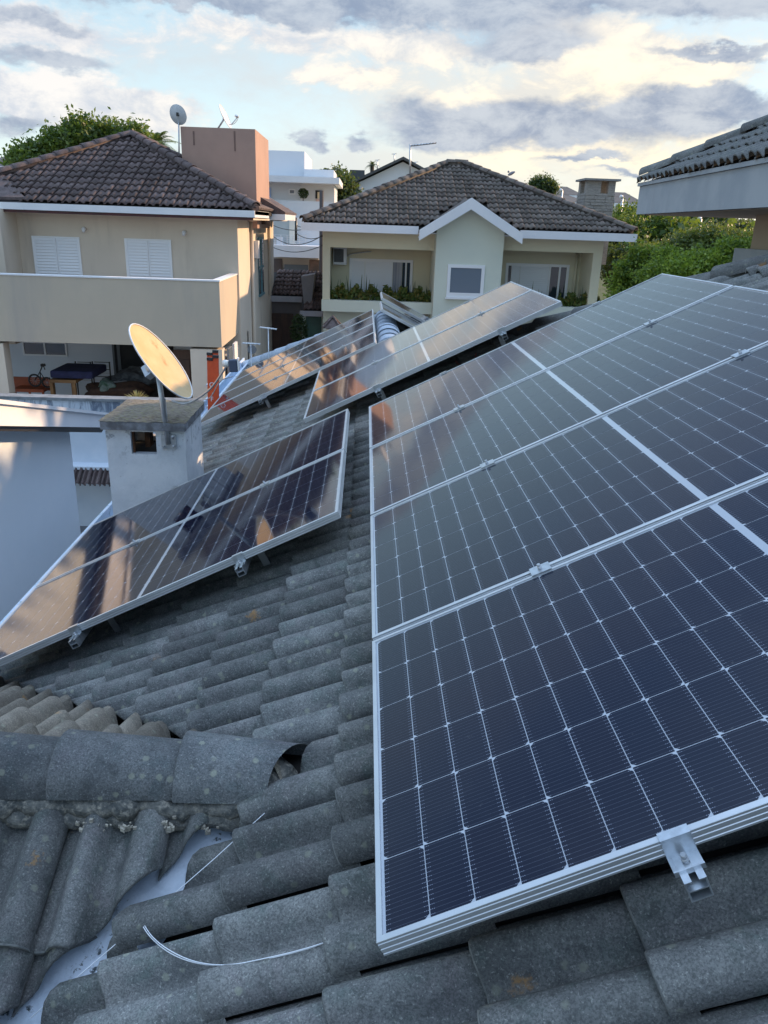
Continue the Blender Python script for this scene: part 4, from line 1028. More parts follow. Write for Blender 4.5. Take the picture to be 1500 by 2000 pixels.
def heap(name, label, cat, cx, cy, Y, sx, sy, sz, mtl, seed):
    rr_ = random.Random(seed); c_ = at(cx, cy, Y); bm = bmesh.new(); bmesh.ops.create_icosphere(bm, subdivisions=3, radius=1)
    for v in bm.verts:
        k_ = 1 + .18 * math.sin(v.co.x * 5 + seed) + .15 * math.sin(v.co.y * 7 + v.co.z * 4 + seed) + rr_.uniform(-.05, .05)
        v.co = Vector((v.co.x * sx * k_, v.co.y * sy * k_, max(v.co.z, -.4) * sz * k_)) + c_
    me = bpy.data.meshes.new(name); bm.to_mesh(me); bm.free(); me.materials.append(mtl)
    for p in me.polygons: p.use_smooth = True
    o = bpy.data.objects.new(name, me); COL.objects.link(o); return tag(o, label, cat)
heap('cloth_pile', 'crumpled dark clothes in the patio doorway', 'clothes', 258, 742, 19.6, .65, .35, .22, cloth_g, 2)
heap('cushion', 'crumpled grey cushion on the dark pile in the doorway', 'cushion', 272, 732, 19.8, .28, .2, .22, mat('grey cushion cloth', (.16, .17, .18), (.09, .1, .1), .9, 8), 5)
heap('paper_pile', 'loose white papers on the patio between bag and doorway', 'papers', 238, 747, 19.0, .17, .12, .03, white_r, 6)
heap('bag', 'grey green bag on the patio floor right of the table', 'bag', 208, 755, 18.6, .20, .18, .17, mat('grey green cloth', (.22, .27, .25), (.05, .12, .08), .9, 6), 9)
heap('log_pile', 'brown box of firewood under the papers on the patio', 'firewood', 240, 765, 18.7, .75, .3, .25, mat('dark brown wood', (.07, .035, .02), (.04, .02, .015), .8, 10), 12)
# agave like plant
e = thing('spiky_plant', 'straw coloured spiky plant behind the mouldy wall', 'plant', at(268, 780, 15.0))
rr = random.Random(4); m_ = MB(); cb0 = at(268, 784, 15.0)
for q in range(70):
    a = rr.uniform(0, 2 * math.pi); el_ = rr.uniform(.35, 1.3); L = rr.uniform(.16, .30)
    d_ = Vector((math.cos(a) * math.cos(el_), math.sin(a) * math.cos(el_), math.sin(el_))); s_ = d_.cross(Vector((0, 0, 1))).normalized() * .012
    m_.add([cb0 + s_, cb0 - s_, cb0 + d_ * L * .6 - s_, cb0 + d_ * L - Vector((0, 0, .03)), cb0 + d_ * L * .6 + s_], [(0, 1, 2, 3, 4)])
m_.build('leaves', leaf_y, e)
MB().tube([cb0, Vector((cb0.x, cb0.y, GZ))], .05, 8).build('stem', bark, e)

# ------------------------------------------------------------------ mouldy boundary wall and white annexe
bw = thing('boundary_wall', 'long white boundary wall with black mould streaks along its top', 'wall', (-5, 14, GZ))
p0 = at(0, 773, 14); p1 = at(405, 788, 14)
w = MB(); w.box((-10, 14, GZ), (p1.x + .1, 14.2, p0.z - .05)); w.build('masonry', mould_wall, bw)
w = MB(); w.box((-10, 13.97, p0.z - .05), (p1.x + .12, 14.23, p0.z)); w.build('coping', mat('dark coping', (.16, .17, .18), (.24, .26, .28), .9, 6), bw)
lz = at(180, 920, 13.6).z
w = MB(); w.box((-10, 13.72, lz - .02), (-2.6, 14, lz + .04)); w.build('ledge', blue_plaster, bw)
M_ = frame(Vector((-2.6, 13.50, lz - .26)), Vector((0, .75, .66)).normalized(), Vector((0, -.66, .75)).normalized())
TL_ = tile_mesh('tile', house_tile, .62, 1.0, lod=0)
for j in range(20):
    o = bpy.data.objects.new('tile', TL_); COL.objects.link(o); o.parent = bw; o.matrix_basis = Matrix.Translation(-wloc(bw)) @ M_ @ Matrix.Translation((0, j * .177, 0))
an = thing('neighbour_wall', 'tall plain pale blue wall under a sunlit white sloping fascia at the left edge', 'wall', (-3.5, 7, GZ))
XV = -3.2
def sp2(x, y, X=XV): r = ray(x, y); return r * (X / r.x)
we = sp2(135, 838, -3.45)
def vz(Y):                                            # underside of the sloping verge at depth Y
    a, b = sp2(-300, 827), sp2(212, 835); return a.z + (b.z - a.z) * (Y - a.y) / (b.y - a.y)
w = MB(); w.slab([(-3.45, 4.3, GZ), (-3.45, we.y, GZ), (-3.45, we.y, vz(we.y) + .02), (-3.45, 4.3, vz(4.3) + .02)], (-.2, 0, 0)); w.build('masonry', mat('annexe plaster', (.72, .78, .83), (.66, .73, .79), .85, .6), an)
f0, f1, f2, f3 = sp2(-300, 747), sp2(240, 812), sp2(212, 835), sp2(-300, 827)
w = MB(); w.slab([f0, f1, f2, f3], (-.05, 0, 0)); w.build('fascia', fascia_w, an)
w = MB(); w.slab([f0 + Vector((.03, 0, .012)), f1 + Vector((.03, 0, .012)), f1 + Vector((.03, 0, -.02)), f0 + Vector((.03, 0, -.03))], (-.029, 0, 0)); w.build('fascia_lip', fascia_w, an)
w = MB(); w.slab([f3 + Vector((-.05, 0, .0)), f2 + Vector((-.05, 0, .0)), f2 + Vector((-.05, -.12, -.035)), f3 + Vector((-.05, 0, -.035))], (-.35, 0, 0)); w.build('soffit', black, an)  # black strip below the fascia, painting the shadow line under the verge
w = MB(); w.slab([f0 + Vector((-.051, 0, -.012)), f1 + Vector((-.051, 0, -.012)), f1 + Vector((-2.2, 0, -.012)), f0 + Vector((-2.2, 0, -.012))], (0, 0, -.03)); w.build('roof_sheet', mat('annexe roof sheet', (.4, .42, .45), None, .7), an)

# ------------------------------------------------------------------ centre cream house
CH = thing('cream_house', 'cream house in the middle with two planted loggias and a white-edged gable', 'house', (3, 26, GZ))
YF = 24.0; YR = 25.3
def R4(*a): return px_rect(*a)
XL_, XR_ = at(630, 520, YF).x, at(1174, 520, YF).x
gx0, gx1 = at(845, 540, YF).x, at(975, 500, YF).x
z_top = -.2; z_l = at(740, 486, YF).z; z_p0 = at(740, 588, YF).z; z_p1 = at(740, 610, YF).z
zr_l = at(1080, 492, YF).z
w = MB()
w.box((XL_, YF, z_l), (gx0, YF + .25, z_top)); w.box((gx1, YF, zr_l), (XR_, YF + .25, z_top))      # lintels
w.box((XL_, YF, z_p1), (XL_ + .22, YR, z_l)); w.box((XR_ - .27, YF, z_p1), (XR_, YR, zr_l))           # side piers
build_each(w, 'lintel', cream, CH)
w = MB(); w.box((XL_, YR, GZ), (XR_, YR + .2, z_top + .1)); w.box((XL_, YR + .2, GZ), (XR_, 31.5, z_top)); w.build('rear_wall', cream, CH)
w = MB(); w.box((XL_ - .02, YF - .12, z_p1), (gx0, YF + .12, z_p0)); w.box((gx1, YF - .12, z_p1 - .0), (XR_ + .02, YF + .12, z_p0)); build_each(w, 'planter_parapet', pale_cream, CH)
w = MB(); w.box((XL_, YF + .12, z_p1), (gx0, YR, z_p1 + .15)); w.box((gx1, YF + .12, z_p1), (XR_, YR, z_p1 + .15)); build_each(w, 'loggia_floor', pave, CH)
w = MB(); w.box((XL_, YF + .13, z_p1 + .15), (gx0, YF + .55, z_p0 - .02)); w.box((gx1, YF + .13, z_p1 + .15), (XR_, YF + .55, z_p0 - .02)); build_each(w, 'planter_soil', soil, CH)
w = MB(); w.box((XL_, YF + .5, GZ), (gx0, YF + .7, z_p1)); w.box((gx1, YF + .5, GZ), (XR_, YF + .7, z_p1)); build_each(w, 'ground_floor_wall', pale_cream, CH)
# gabled bay
YG = 23.36
zg = at(922, 400, YG).z
apx = (gx0 + gx1) / 2
YB_ = 22.9
A_ = at(922, 386, YB_); Lf = at(819, 458, YB_); Rg = at(1021, 465, YB_); th_ = .30
def BZ(x): P_0 = Lf if x < A_.x else Rg; return P_0.z - .1 + (A_.z - .22 - P_0.z + .1) * (x - P_0.x) / (A_.x - P_0.x) + .005
w = MB(); w.slab([(gx0, YG, GZ), (gx1, YG, GZ), (gx1, YG, BZ(gx1)), (A_.x, YG, A_.z - .215), (gx0, YG, BZ(gx0))], (0, 1.8, 0)); w.build('bay_wall', pale_cream, CH)
X0_, X1_, Z0_, Z1_ = R4(873, 517, 945, 581, YG)
wi = window(CH, X0_, X1_, Z0_, Z1_, YG - .004, 'pane', fw=.09)
MB().box((X0_ - .03, YG - .10, Z0_ - .05), (X1_ + .03, YG - .04, Z0_ - .002)).build('sill', wframe, wi)
MB().box((X0_ + .09, YG - .045, Z0_ + .09), (X1_ - .09, YG - .03, Z0_ + .13)).build('sash', wframe, wi)
# gable bargeboards
YB_ = 22.9
A_ = at(922, 386, YB_); Lf = at(819, 458, YB_); Rg = at(1021, 465, YB_); th_ = .30
for P_0, P_1 in ((Lf, A_), (Rg, A_)):
    w = MB(); w.slab([(P_0.x, YB_, P_0.z + .12), (P_1.x, YB_, P_1.z), (P_1.x, YB_, P_1.z - th_), (P_0.x, YB_, P_0.z - .16)], (0, .06, 0)); w.build('bargeboard', fascia_w, CH)
    w = MB(); w.slab([(P_0.x, YB_ + .06, P_0.z + .04), (P_1.x, YB_ + .06, P_1.z - .05), (P_1.x, 26.5, P_1.z - .05), (P_0.x, 26.5, P_0.z + .04)], (0, 0, .05)); w.build('gable_roof_slope', green_tile, CH)
    w = MB(); w.slab([(P_0.x, YB_ + .061, P_0.z - .1), (P_1.x, YB_ + .061, P_1.z - .22), (P_1.x, YG + .02, P_1.z - .22), (P_0.x, YG + .02, P_0.z - .1)], (0, 0, .04)); w.build('gable_soffit', white_r, CH)
caps = cap_mesh('ridge_cap', green_tile, r=.13, L=.42, seg=8)
# main hip roof
YE2 = 23.4; ez2 = -.005; s2 = .44
EL_, ER_ = at(588, 440, YE2).x, at(1243, 462, YE2).x
ap1 = onplane(872, 324, (0, YE2, ez2), (0, -s2, 1)); ap2 = onplane(905, 324, (0, YE2, ez2), (0, -s2, 1))
polyf = [(EL_, YE2), (ER_, YE2), (ap2.x, ap2.y), (ap1.x, ap1.y)]
rb2 = 2 * ap1.y - YE2
def z2(Y): return ez2 + (Y - YE2) * s2
w = MB()
w.slab([(EL_, YE2, ez2 - .04), (ER_, YE2, ez2 - .04), (ap2.x, ap2.y, ap2.z - .04), (ap1.x, ap1.y, ap1.z - .04)], (0, 0, -.06))
w.slab([(ER_, YE2, ez2 - .04), (ER_, rb2, ez2 - .04), (ap2.x, ap2.y, ap2.z - .04)], (0, 0, -.06)); w.slab([(EL_, YE2, ez2 - .04), (EL_, rb2, ez2 - .04), (ap1.x, ap1.y, ap1.z - .04)], (0, 0, -.06))
w.slab([(EL_, rb2, ez2 - .04), (ER_, rb2, ez2 - .04), (ap2.x, ap2.y, ap2.z - .04), (ap1.x, ap1.y, ap1.z - .04)], (0, 0, -.06)); w.build('roof_deck', roofb, CH)
# split the front slope round the gable so no tile floats in front of it
gaL = onplane(819, 455, (0, YE2, ez2), (0, -s2, 1)); gaR = onplane(1021, 463, (0, YE2, ez2), (0, -s2, 1)); gaT = onplane(924, 383, (0, YE2, ez2), (0, -s2, 1))
th = math.atan(s2); c_, s_ = math.cos(th), math.sin(th)
Mx = frame(Vector((0, YE2 - .02, ez2)), Vector((0, c_, s_)), Vector((0, -s_, c_)))
def clip_c(c):
    X, Y = -c.y, YE2 + c.x * c_
    # inside the hip outline
    tL = (Y - YE2) / (ap1.y - YE2)
    if tL > 1 or X < EL_ + (ap1.x - EL_) * tL or X > ER_ + (ap2.x - ER_) * tL: return None
    # gable cut-out
    if Y < gaT.y:
        k_ = (Y - YE2) / (gaT.y - YE2); l_ = gaL.x + (gaT.x - gaL.x) * k_; r_ = gaR.x + (gaT.x - gaR.x) * k_
        if l_ + .1 < X < r_ - .1: return None
    return []
Tg = tile_mesh('tile', green_tile, 1.05, 1.10, lod=1, zs=.62)
tile_field(CH, Mx, (0, 16), (-27, 8), .335, .30, Tg, None, clip_c, budget=290)
for p_, q_ in (((EL_ + .1, YE2 + .1, ez2 + .09), ap1), ((ER_ - .1, YE2 + .1, ez2 + .09), ap2), ((ap1.x, ap1.y, ap1.z + .07), ap2)): hip_mortar(CH, p_, (q_.x, q_.y, q_.z + .07), green_tile)
caps_along(CH, (EL_ + .03, YE2 + .03, ez2 + .07), (ap1.x, ap1.y, ap1.z + .09), caps, .37)
caps_along(CH, (ER_ - .03, YE2 + .03, ez2 + .07), (ap2.x, ap2.y, ap2.z + .09), caps, .37)
caps_along(CH, (ap1.x, ap1.y, ap1.z + .10), (ap2.x, ap2.y, ap2.z + .10), caps, .37)
w = MB(); w.box((EL_, YE2 - .08, ez2 - .225), (Lf.x - .0, YE2 - .03, ez2 - .01)); w.box((Rg.x, YE2 - .08, ez2 - .235), (ER_, YE2 - .03, ez2 - .02)); w.box((EL_, YE2 - .029, ez2 - .225), (EL_ + .05, rb2, ez2 - .02)); w.box((ER_ - .05, YE2 - .029, ez2 - .225), (ER_, rb2, ez2 - .02)); build_each(w, 'fascia', fascia_w, CH)
w = MB(); w.box((EL_ + .05, YE2 - .028, ez2 - .2), (ER_ - .05, YF, ez2 - .17)); w.build('soffit', white_r, CH)
# loggia windows
X0_, X1_, Z0_, Z1_ = R4(682, 506, 805, 590, YR); window(CH, X0_, X1_, Z0_, Z1_, YR, 'slide', fw=.08, slats=18)
X0_, X1_, Z0_, Z1_ = R4(985, 515, 1108, 600, YR); window(CH, X0_, X1_, Z0_, Z1_, YR, 'slide2', fw=.08, slats=18)
p = at(1169, 497, YF); MB().tube([(p.x - .3, YR - .05, p.z + .1), (p.x - .3, YR - .05, z_p0)], .045, 8).build('downpipe', cream, CH)
X0_, X1_, Z0_, Z1_ = R4(797, 600, 840, 640, 24.4); 
MB().box((at(778, 620, YF).x, YF + .47, at(800, 640, YF).z), (at(838, 620, YF).x, YF + .499, at(800, 622, YF).z)).build('ground_window', glass, CH)
MB().box((at(778, 620, YF).x, YF + .44, at(800, 619, YF).z), (at(838, 620, YF).x, YF + .499, at(800, 616, YF).z)).build('awning_bar', tan, CH)
# air conditioner
e = thing('air_conditioner', 'white air conditioner outdoor unit high in the left loggia', 'air conditioner', at(662, 512, YR - .3))
X0_, X1_, Z0_, Z1_ = R4(651, 484, 677, 514, YR - .35)
MB().box((X0_, YR - .35, Z0_), (X1_, YR - .02, Z1_)).build('casing', whitep, e, bevel=.01)
MB().box((X0_ + .02, YR - .358, Z0_ + .03), (X1_ - .09, YR - .351, Z1_ - .03)).build('grille', mat('dark grille', (.05, .06, .07), (.1, .1, .11), .6, 60, stretch=(1, 1, 3)), e)
MB().box((X0_, YR - .34, Z0_ - .04), (X1_, YR - .02, Z0_ - .005)).build('bracket', steel, e)
MB().tube(curve_pts([(X1_, YR - .1, Z0_ + .2), (X1_ + .2, YR - .06, Z0_ + .28), (at(725, 491, YR).x, YR - .03, at(725, 491, YR).z)]), .018, 6).build('pipe', steel, e)
# stone chimney
sc_ = thing('stone_chimney', 'tall stone-clad chimney with a flat cap behind the right slope of the cream house', 'chimney', (7.4, 27, ez2))
X0_, X1_ = at(1143, 390, 26.5).x, at(1199, 390, 26.5).x; zt_ = at(1172, 353, 26.5).z; zb_ = -1.0
X1_ -= .0; dpt = 1.0
w = MB(); zo = zt_ - .32
w.box((X0_, 26.5, zb_), (X1_, 27.5, zo - .05))
for xa, xb in ((X0_, X0_ + .46), (X1_ - .22, X1_)): w.box((xa, 26.5, zo - .05), (xb, 26.75, zt_)); w.box((xa, 27.25, zo - .05), (xb, 27.5, zt_))
w.build('core', stone, sc_)
rr = random.Random(21); shared = {}
z = zb_ + 1.0
while z < zt_ - .42:
    h_ = rr.choice((.07, .09, .11)); x = X0_ - .01
    while x < X1_ - .04:
        l_ = min(rr.uniform(.18, .42), X1_ + .01 - x); q = MB(); q.box((x, 26.5 - rr.uniform(.02, .045), z), (x + l_ - .012, 26.499, z + h_ - .012)); q.build('stone', stone, sc_); x += l_
    y = 26.5
    while y < 27.45 and z > .2:
        l_ = min(rr.uniform(.2, .4), 27.5 - y); q = MB(); q.box((X0_ - rr.uniform(.02, .04), y, z), (X0_ - .001, y + l_ - .012, z + h_ - .012)); q.build('stone', stone, sc_); y += l_
    z += h_
MB().box((X0_ - .1, 26.38, zt_), (X1_ + .12, 27.6, zt_ + .06)).build('cap', mat('grey cap slab', (.3, .3, .3), (.22, .22, .22), .9, 4), sc_)

# planters
def leaf_cloud(mb, pts, size, rnd, up_=.3):
    for p in pts:
        n_v = Vector((rnd.gauss(0, 1), rnd.gauss(0, 1), rnd.gauss(0, 1) + up_)).normalized(); a = n_v.orthogonal().normalized(); b = n_v.cross(a)
        t_ = rnd.uniform(0, 6.28); a, b = a * math.cos(t_) + b * math.sin(t_), b * math.cos(t_) - a * math.sin(t_); s_ = size * rnd.uniform(.6, 1.3)
        mb.add([p - a * s_, p + b * s_ * .45, p + a * s_, p - b * s_ * .45], [(0, 1, 2, 3)])
rr = random.Random(31)
def bush(x0, x1, ytop, label, n, Y=YF + .25, size=.055, mtl=leaf_p):
    m_ = MB(); pts = []
    for q in range(n):
        x = rr.uniform(x0, x1); p = at(x, 590, Y); h_ = (.26 + .09 * math.sin(x * .21) + .05 * math.sin(x * .67)) * ytop
        pts.append(Vector((p.x + rr.gauss(0, .02), Y + rr.uniform(-.16, .16), z_p0 - .05 + abs(h_) * rr.random() ** .6 + .02)))
    leaf_cloud(m_, pts, size, rr); o = m_.build('planter_shrubs', mtl); tag(o, label, 'shrubs', None)
    return o
bush(634, 838, 1.25, 'low green and rusty shrubs filling the left loggia planter', 4200, size=.06)
bush(1090, 1170, 1.2, 'low green plants filling the right loggia planter', 1600, size=.06)
ORD = ['first', 'second', 'third', 'fourth', 'fifth', 'sixth', 'seventh', 'eighth', 'ninth', 'last']
def swords(xs_, label, h0, h1):
    for i, x in enumerate(xs_):
        m_ = MB(); c_ = at(x, 590, YF + .2); c_ = Vector((c_.x, YF + .2, z_p0 - .08))
        for q in range(rr.choice((2, 3, 3))):
            hh = rr.uniform(h0, h1); lean = rr.uniform(-.12, .12); b_ = c_ + Vector((rr.uniform(-.07, .07), rr.uniform(-.05, .05), 0)); t_ = b_ + Vector((lean, 0, hh)); s_ = Vector((.015, 0, 0)); mdl = b_.lerp(t_, .5)
            m_.add([b_ - s_, b_ + s_, mdl + s_ * 1.2, t_, mdl - s_ * 1.2], [(0, 1, 2, 3, 4)]); m_.add([b_ - Vector((0, .015, 0)), b_ + Vector((0, .015, 0)), t_], [(0, 1, 2)])
        o = m_.build('snake_plant', leaf_c); tag(o, label + ', ' + ORD[i] + ' from its left' if len(xs_) > 1 else label, 'plant', 'spiky snake plants in the loggia planters')
swords((650, 668, 686, 701, 716, 729, 762, 778, 793, 806), 'upright spiky plant in the left loggia planter', .35, .85)
swords((828, 835), 'upright spiky plant at the right end of the left loggia planter', .35, .6)
swords((972, 1012, 1032, 1052, 1100), 'upright spiky plant in front of the right loggia window', .45, .8)
swords((1122, 1136, 1153), 'upright spiky plant at the right end of the right loggia planter', .5, .85)

# roof antenna
e = thing('antenna', 'thin television antenna mast on the ridge of the cream house', 'antenna', at(801, 346, 26.6))
MB().tube([at(801, 350, 26.6), at(801, 282, 26.6)], .028, 6).build('mast', steel, e)
w = MB(); w.tube([at(800, 285, 26.6), at(852, 279, 26.6)], .025, 6); w.build('boom', steel, e)
w = MB()
for q in range(9):
    p = at(803 + q * 6, 284.7 - q * .7, 26.6); w.tube([p + Vector((0, -.25, 0)), p + Vector((0, .25, 0))], .009, 4)
w.build('element', steel, e)
# bird on the hip
p = onplane(998, 352, (0, YE2, ez2), (0, -s2, 1)) + Vector((0, .0, .2))
bm = bmesh.new(); bmesh.ops.create_uvsphere(bm, u_segments=10, v_segments=8, radius=1)
for v in bm.verts:
    tt = v.co.x; v.co = Vector((v.co.x * .12, v.co.y * .045, v.co.z * .055 * (1 - .3 * max(0, tt)))) + p + Vector((0, 0, tt * .05))
bmesh.ops.create_uvsphere(bm, u_segments=8, v_segments=6, radius=.035, matrix=Matrix.Translation(p + Vector((-.10, 0, .045))))
me = bpy.data.meshes.new('bird'); bm.to_mesh(me); bm.free(); me.materials.append(mat('pigeon grey', (.25, .25, .28), None, .7)); o = bpy.data.objects.new('bird', me); COL.objects.link(o); tag(o, 'small grey bird perched on the right hip of the cream house', 'bird')

# ------------------------------------------------------------------ dark tiled annex, garage, gate post between the houses
AX = thing('taupe_annex', 'low dark taupe building with tiled roof and brown door between the two houses', 'building', (-2.5, 26.5, GZ))
YA = 26.0
X0_, X1_ = at(525, 580, YA).x, at(592, 580, YA).x; ze = at(558, 577, YA).z; zt2 = at(558, 531, YA + 1.6).z
sA = (zt2 - ze) / 1.6
w = MB(); w.box((X0_ + .05, YA + .2, GZ), (X1_ + .1, YA + 2.2, ze)); w.build('wall', taupe, AX)
w = MB(); w.slab([(X0_, YA, ze - .02), (X1_, YA, ze - .02), (X1_, YA + 1.6, zt2 - .02), (X0_, YA + 1.6, zt2 - .02)], (0, 0, -.05)); w.build('roof_deck', roofb, AX)
poly_roof(AX, YA, ze, sA, [(X0_, YA), (X1_, YA), (X1_, YA + 1.62), (X0_, YA + 1.62)], .30, .27, 1, house_tile)
w = MB(); w.box((X0_ - .02, YA - .05, ze - .20), (X1_ + .02, YA - .002, ze - .02)); w.build('fascia', mat('grey lilac fascia', (.40, .40, .44), (.34, .34, .38), .8, 3), AX)
dx0, dx1, dz0, dz1 = px_rect(530, 612, 573, 670, YA + .2)
dr = MB(); dr.box((dx0, YA + .14, dz0 - .6), (dx1, YA + .199, dz1)); dr = dr.build('door', wood, AX, 'reddish brown panelled door')
for a in (.08, .54): MB().box((dx0 + a * (dx1 - dx0), YA + .125, dz0 - .4), (dx0 + (a + .38) * (dx1 - dx0), YA + .139, dz1 - .12)).build('door_panel', wood, dr)
GR = thing('garage', 'small garage with green door and dark tiled roof left of the cream house', 'garage', (-1.6, 25.2, GZ))
YQ = 25.0
X0_, X1_ = at(587, 610, YQ).x, at(631, 610, YQ).x; ze = at(610, 606, YQ).z; zt3 = at(610, 535, YQ + 2.4).z; sG = (zt3 - ze) / 2.4
w = MB(); w.box((X0_ + .03, YQ + .15, GZ), (X1_, YQ + 2.2, ze - .02)); w.build('wall', pale_cream, GR)
w = MB(); w.slab([(X0_, YQ, ze - .02), (X1_, YQ, ze - .02), (X1_, YQ + 2.4, zt3 - .02), (X0_, YQ + 2.4, zt3 - .02)], (0, 0, -.05)); w.build('roof_deck', roofb, GR)
poly_roof(GR, YQ, ze, sG, [(X0_, YQ), (X1_, YQ), (X1_, YQ + 2.4), (X0_, YQ + 2.4)], .30, .27, 1, house_tile)
w = MB(); w.box((X0_ - .02, YQ - .05, ze - .18), (X1_ - .002, YQ - .002, ze - .02)); w.build('fascia', mat('grey lilac fascia', (.4, .4, .44)), GR)
w = MB(); w.box((at(597, 630, YQ).x, YQ + .1, GZ), (X1_ - .06, YQ + .149, at(610, 619, YQ).z)); gd = w.build('garage_door', greendoor, GR)
for q in range(5):
    MB().box((at(597, 630, YQ).x + .03, YQ + .085, GZ + .1 + q * .5), (X1_ - .09, YQ + .099, GZ + .56 + q * .5)).build('door_panel', greendoor, gd)
# grey wedge parapet between the roofs
wl = MB(); a1, a2, a3, a4 = at(588, 540, 25.6), at(614, 536, 25.6), at(608, 600, 25.4), at(594, 600, 25.4)
wl.slab([a1, a2, a3, a4], (0, .9, 0)); o = wl.build('party_wall', mat('grey party wall', (.26, .25, .27), (.2, .2, .215), .9, 2)); tag(o, 'grey tapering party wall standing between the two dark tiled roofs', 'wall')
def leaf_bush(name, label, cat, c_, r_, n, size, mtl, seed):
    rr_ = random.Random(seed); m_ = MB(); pts = []
    for _ in range(n):
        v = Vector((rr_.gauss(0, 1), rr_.gauss(0, 1), rr_.gauss(0, 1))).normalized() * rr_.uniform(.3, 1) ** .5
        pts.append(Vector(c_) + Vector((v.x * r_[0], v.y * r_[1], v.z * r_[2])))
    leaf_cloud(m_, pts, size, rr_); return tag(m_.build(name, mtl), label, cat)
leaf_bush('shrub', 'dark leafy shrub beside the brown door', 'shrub', at(584, 645, 24.6), (.28, .25, .5), 900, .05, leaf_c, 15)
# gate post
gp = thing('gate_post', 'small gate pillar with a tiled pyramid cap and white meter box', 'gate post', (-.7, 17, GZ))
X0_, X1_ = at(637, 650, 17).x, at(661, 650, 17).x
MB().box((X0_, 17, GZ), (X1_, 17.3, -2.14)).build('pillar', beige, gp)
cxp, cyp = (X0_ + X1_) / 2, 17.15
MB().add([(cxp - .2, cyp - .2, -2.12), (cxp + .2, cyp - .2, -2.12), (cxp + .2, cyp + .2, -2.12), (cxp - .2, cyp + .2, -2.12), (cxp, cyp, -1.90)], [(0, 3, 2, 1), (0, 1, 4), (1, 2, 4), (2, 3, 4), (3, 0, 4)]).build('cap', house_tile, gp)
capt = cap_mesh('cap_tile', house_tile, r=.03, L=.1, seg=6)
for sx_ in (-1, 1):
    for sy_ in (-1, 1): caps_along(gp, (cxp + sx_ * .2, cyp + sy_ * .2, -2.11), (cxp, cyp, -1.89), capt, .09, name='cap_tile')
MB().box((cxp - .07, 16.95, -2.35), (cxp + .09, 16.998, -2.22)).build('meter_box', whitep, gp, bevel=.01)
# yagi antennas in front of the left house side wall
for k_, (xa, ya, xb, yb, xm, ym, Yd, lab) in enumerate(((508, 639, 540, 643, 524, 700, 13, 'upper thin antenna bar seen above the pale tile edge'), (474, 670, 508, 672, 490, 705, 12.5, 'lower thin antenna bar beside the downpipe'))):
    e = thing('antenna', lab, 'antenna', at(xm, ym, Yd))
    MB().tube([at(xa, ya, Yd), at(xb, yb, Yd)], .012, 6).build('boom', whitep, e)
    MB().tube([at(xm, (ya + yb) / 2, Yd), Vector((at(xm, ym, Yd).x, Yd, -3.4))], .010, 6).build('mast', steel, e)
    w = MB()
    for q in range(5):
        p = at(xa, ya, Yd).lerp(at(xb, yb, Yd), q / 4); w.tube([p + Vector((0, -.1, -.0)), p + Vector((0, .1, 0))], .004, 4)
    w.build('element', steel, e)
p = at(492, 683, 12.5)
w = MB(); w.tube([p, p + Vector((.0, .03, 0))], .07, 12); o = w.build('lamp', mat('grey lamp', (.2, .2, .21), None, .5)); tag(o, 'round grey lamp on the side wall of the beige house', 'lamp')

# ------------------------------------------------------------------ white modern house (middle distance)
WH = thing('white_house', 'flat-roofed white modern house in the distance behind the terracotta tower', 'house', (-3, 38, GZ))
def WB(x0, y0, x1, y1, Y, D, name, m_, par=WH):
    a, b, c_, d_ = px_rect(x0, y0, x1, y1, Y); o = MB().box((a, Y, c_), (b, Y + D, d_)).build(name, m_, par); return o
WB(490, 294, 595, 346, 37.5, 5, 'roof_block', white_r); WB(594, 331, 652, 360, 37, 5, 'parapet', white_r)
a, b, c_, d_ = px_rect(490, 346, 664, 358, 36, )
MB().box((a, 35.2, c_), (b, 41, d_)).build('roof_slab', fascia_w, WH)
WB(490, 358, 652, 640, 36.4, 6, 'wall', white_r)
WB(585, 362, 587, 420, 36.36, .05, 'pilaster', white_r)
WB(508, 392, 650, 425, 35.6, .12, 'balcony_parapet', white_r)
WB(508, 366, 529, 400, 36.35, .05, 'window', mat('blue shutter paint', (.30, .45, .75), None, .5))
a, b, c_, d_ = px_rect(564, 369, 577, 380, 36.4); window(WH, a, b, c_, d_, 36.38, 'pane', fw=.05)
WB(616, 372, 631, 388, 36.35, .05, 'window', dark); WB(620, 375, 629, 388, 36.33, .02, 'window', mat('warm lit curtain', (.75, .62, .42), None, .8)); WB(617, 389, 630, 400, 36.33, .03, 'window', mat('pink curtain', (.62, .45, .42), None, .8))
WB(533, 425, 565, 478, 34.6, .2, 'stair_wall', mat('grey green wall', (.42, .47, .48), None, .8)); WB(565, 420, 576, 478, 34.5, .3, 'column', mat('cream column', (.68, .68, .62), None, .8)); WB(576, 425, 640, 480, 34.9, .2, 'garden_wall', white_r)
WB(531, 480, 627, 503, 33.5, 2, 'balcony_slab', fascia_w)
for q in range(5): WB(533, 459 + q * 4, 600, 459.8 + q * 4, 33.6, .03, 'railing', whitep)
for q in range(6): WB(536 + q * 12, 459, 537.2 + q * 12, 480, 33.58, .03, 'railing_post', whitep)
WB(540, 463, 552, 478, 34.2, .4, 'planter_box', white_r)
WB(531, 503, 622, 560, 34.8, .2, 'lower_wall', mat('tan grey lower wall', (.50, .47, .43), None, .8)); WB(533, 505, 551, 532, 34.75, .04, 'dark_opening', mat('brown opening', (.12, .10, .10), None, .8)); WB(555, 517, 602, 535, 34.7, .06, 'lower_window', glass_g)
WB(604, 508, 625, 530, 33.9, .4, 'clutter_box', mat('brown clutter', (.20, .13, .11), (.1, .08, .07), .9, 3))
leaf_bush('potted_plant', 'small potted plant on the white house balcony', 'potted plant', at(592, 378, 35.9), (.24, .2, .20), 260, .06, leaf_c, 17)
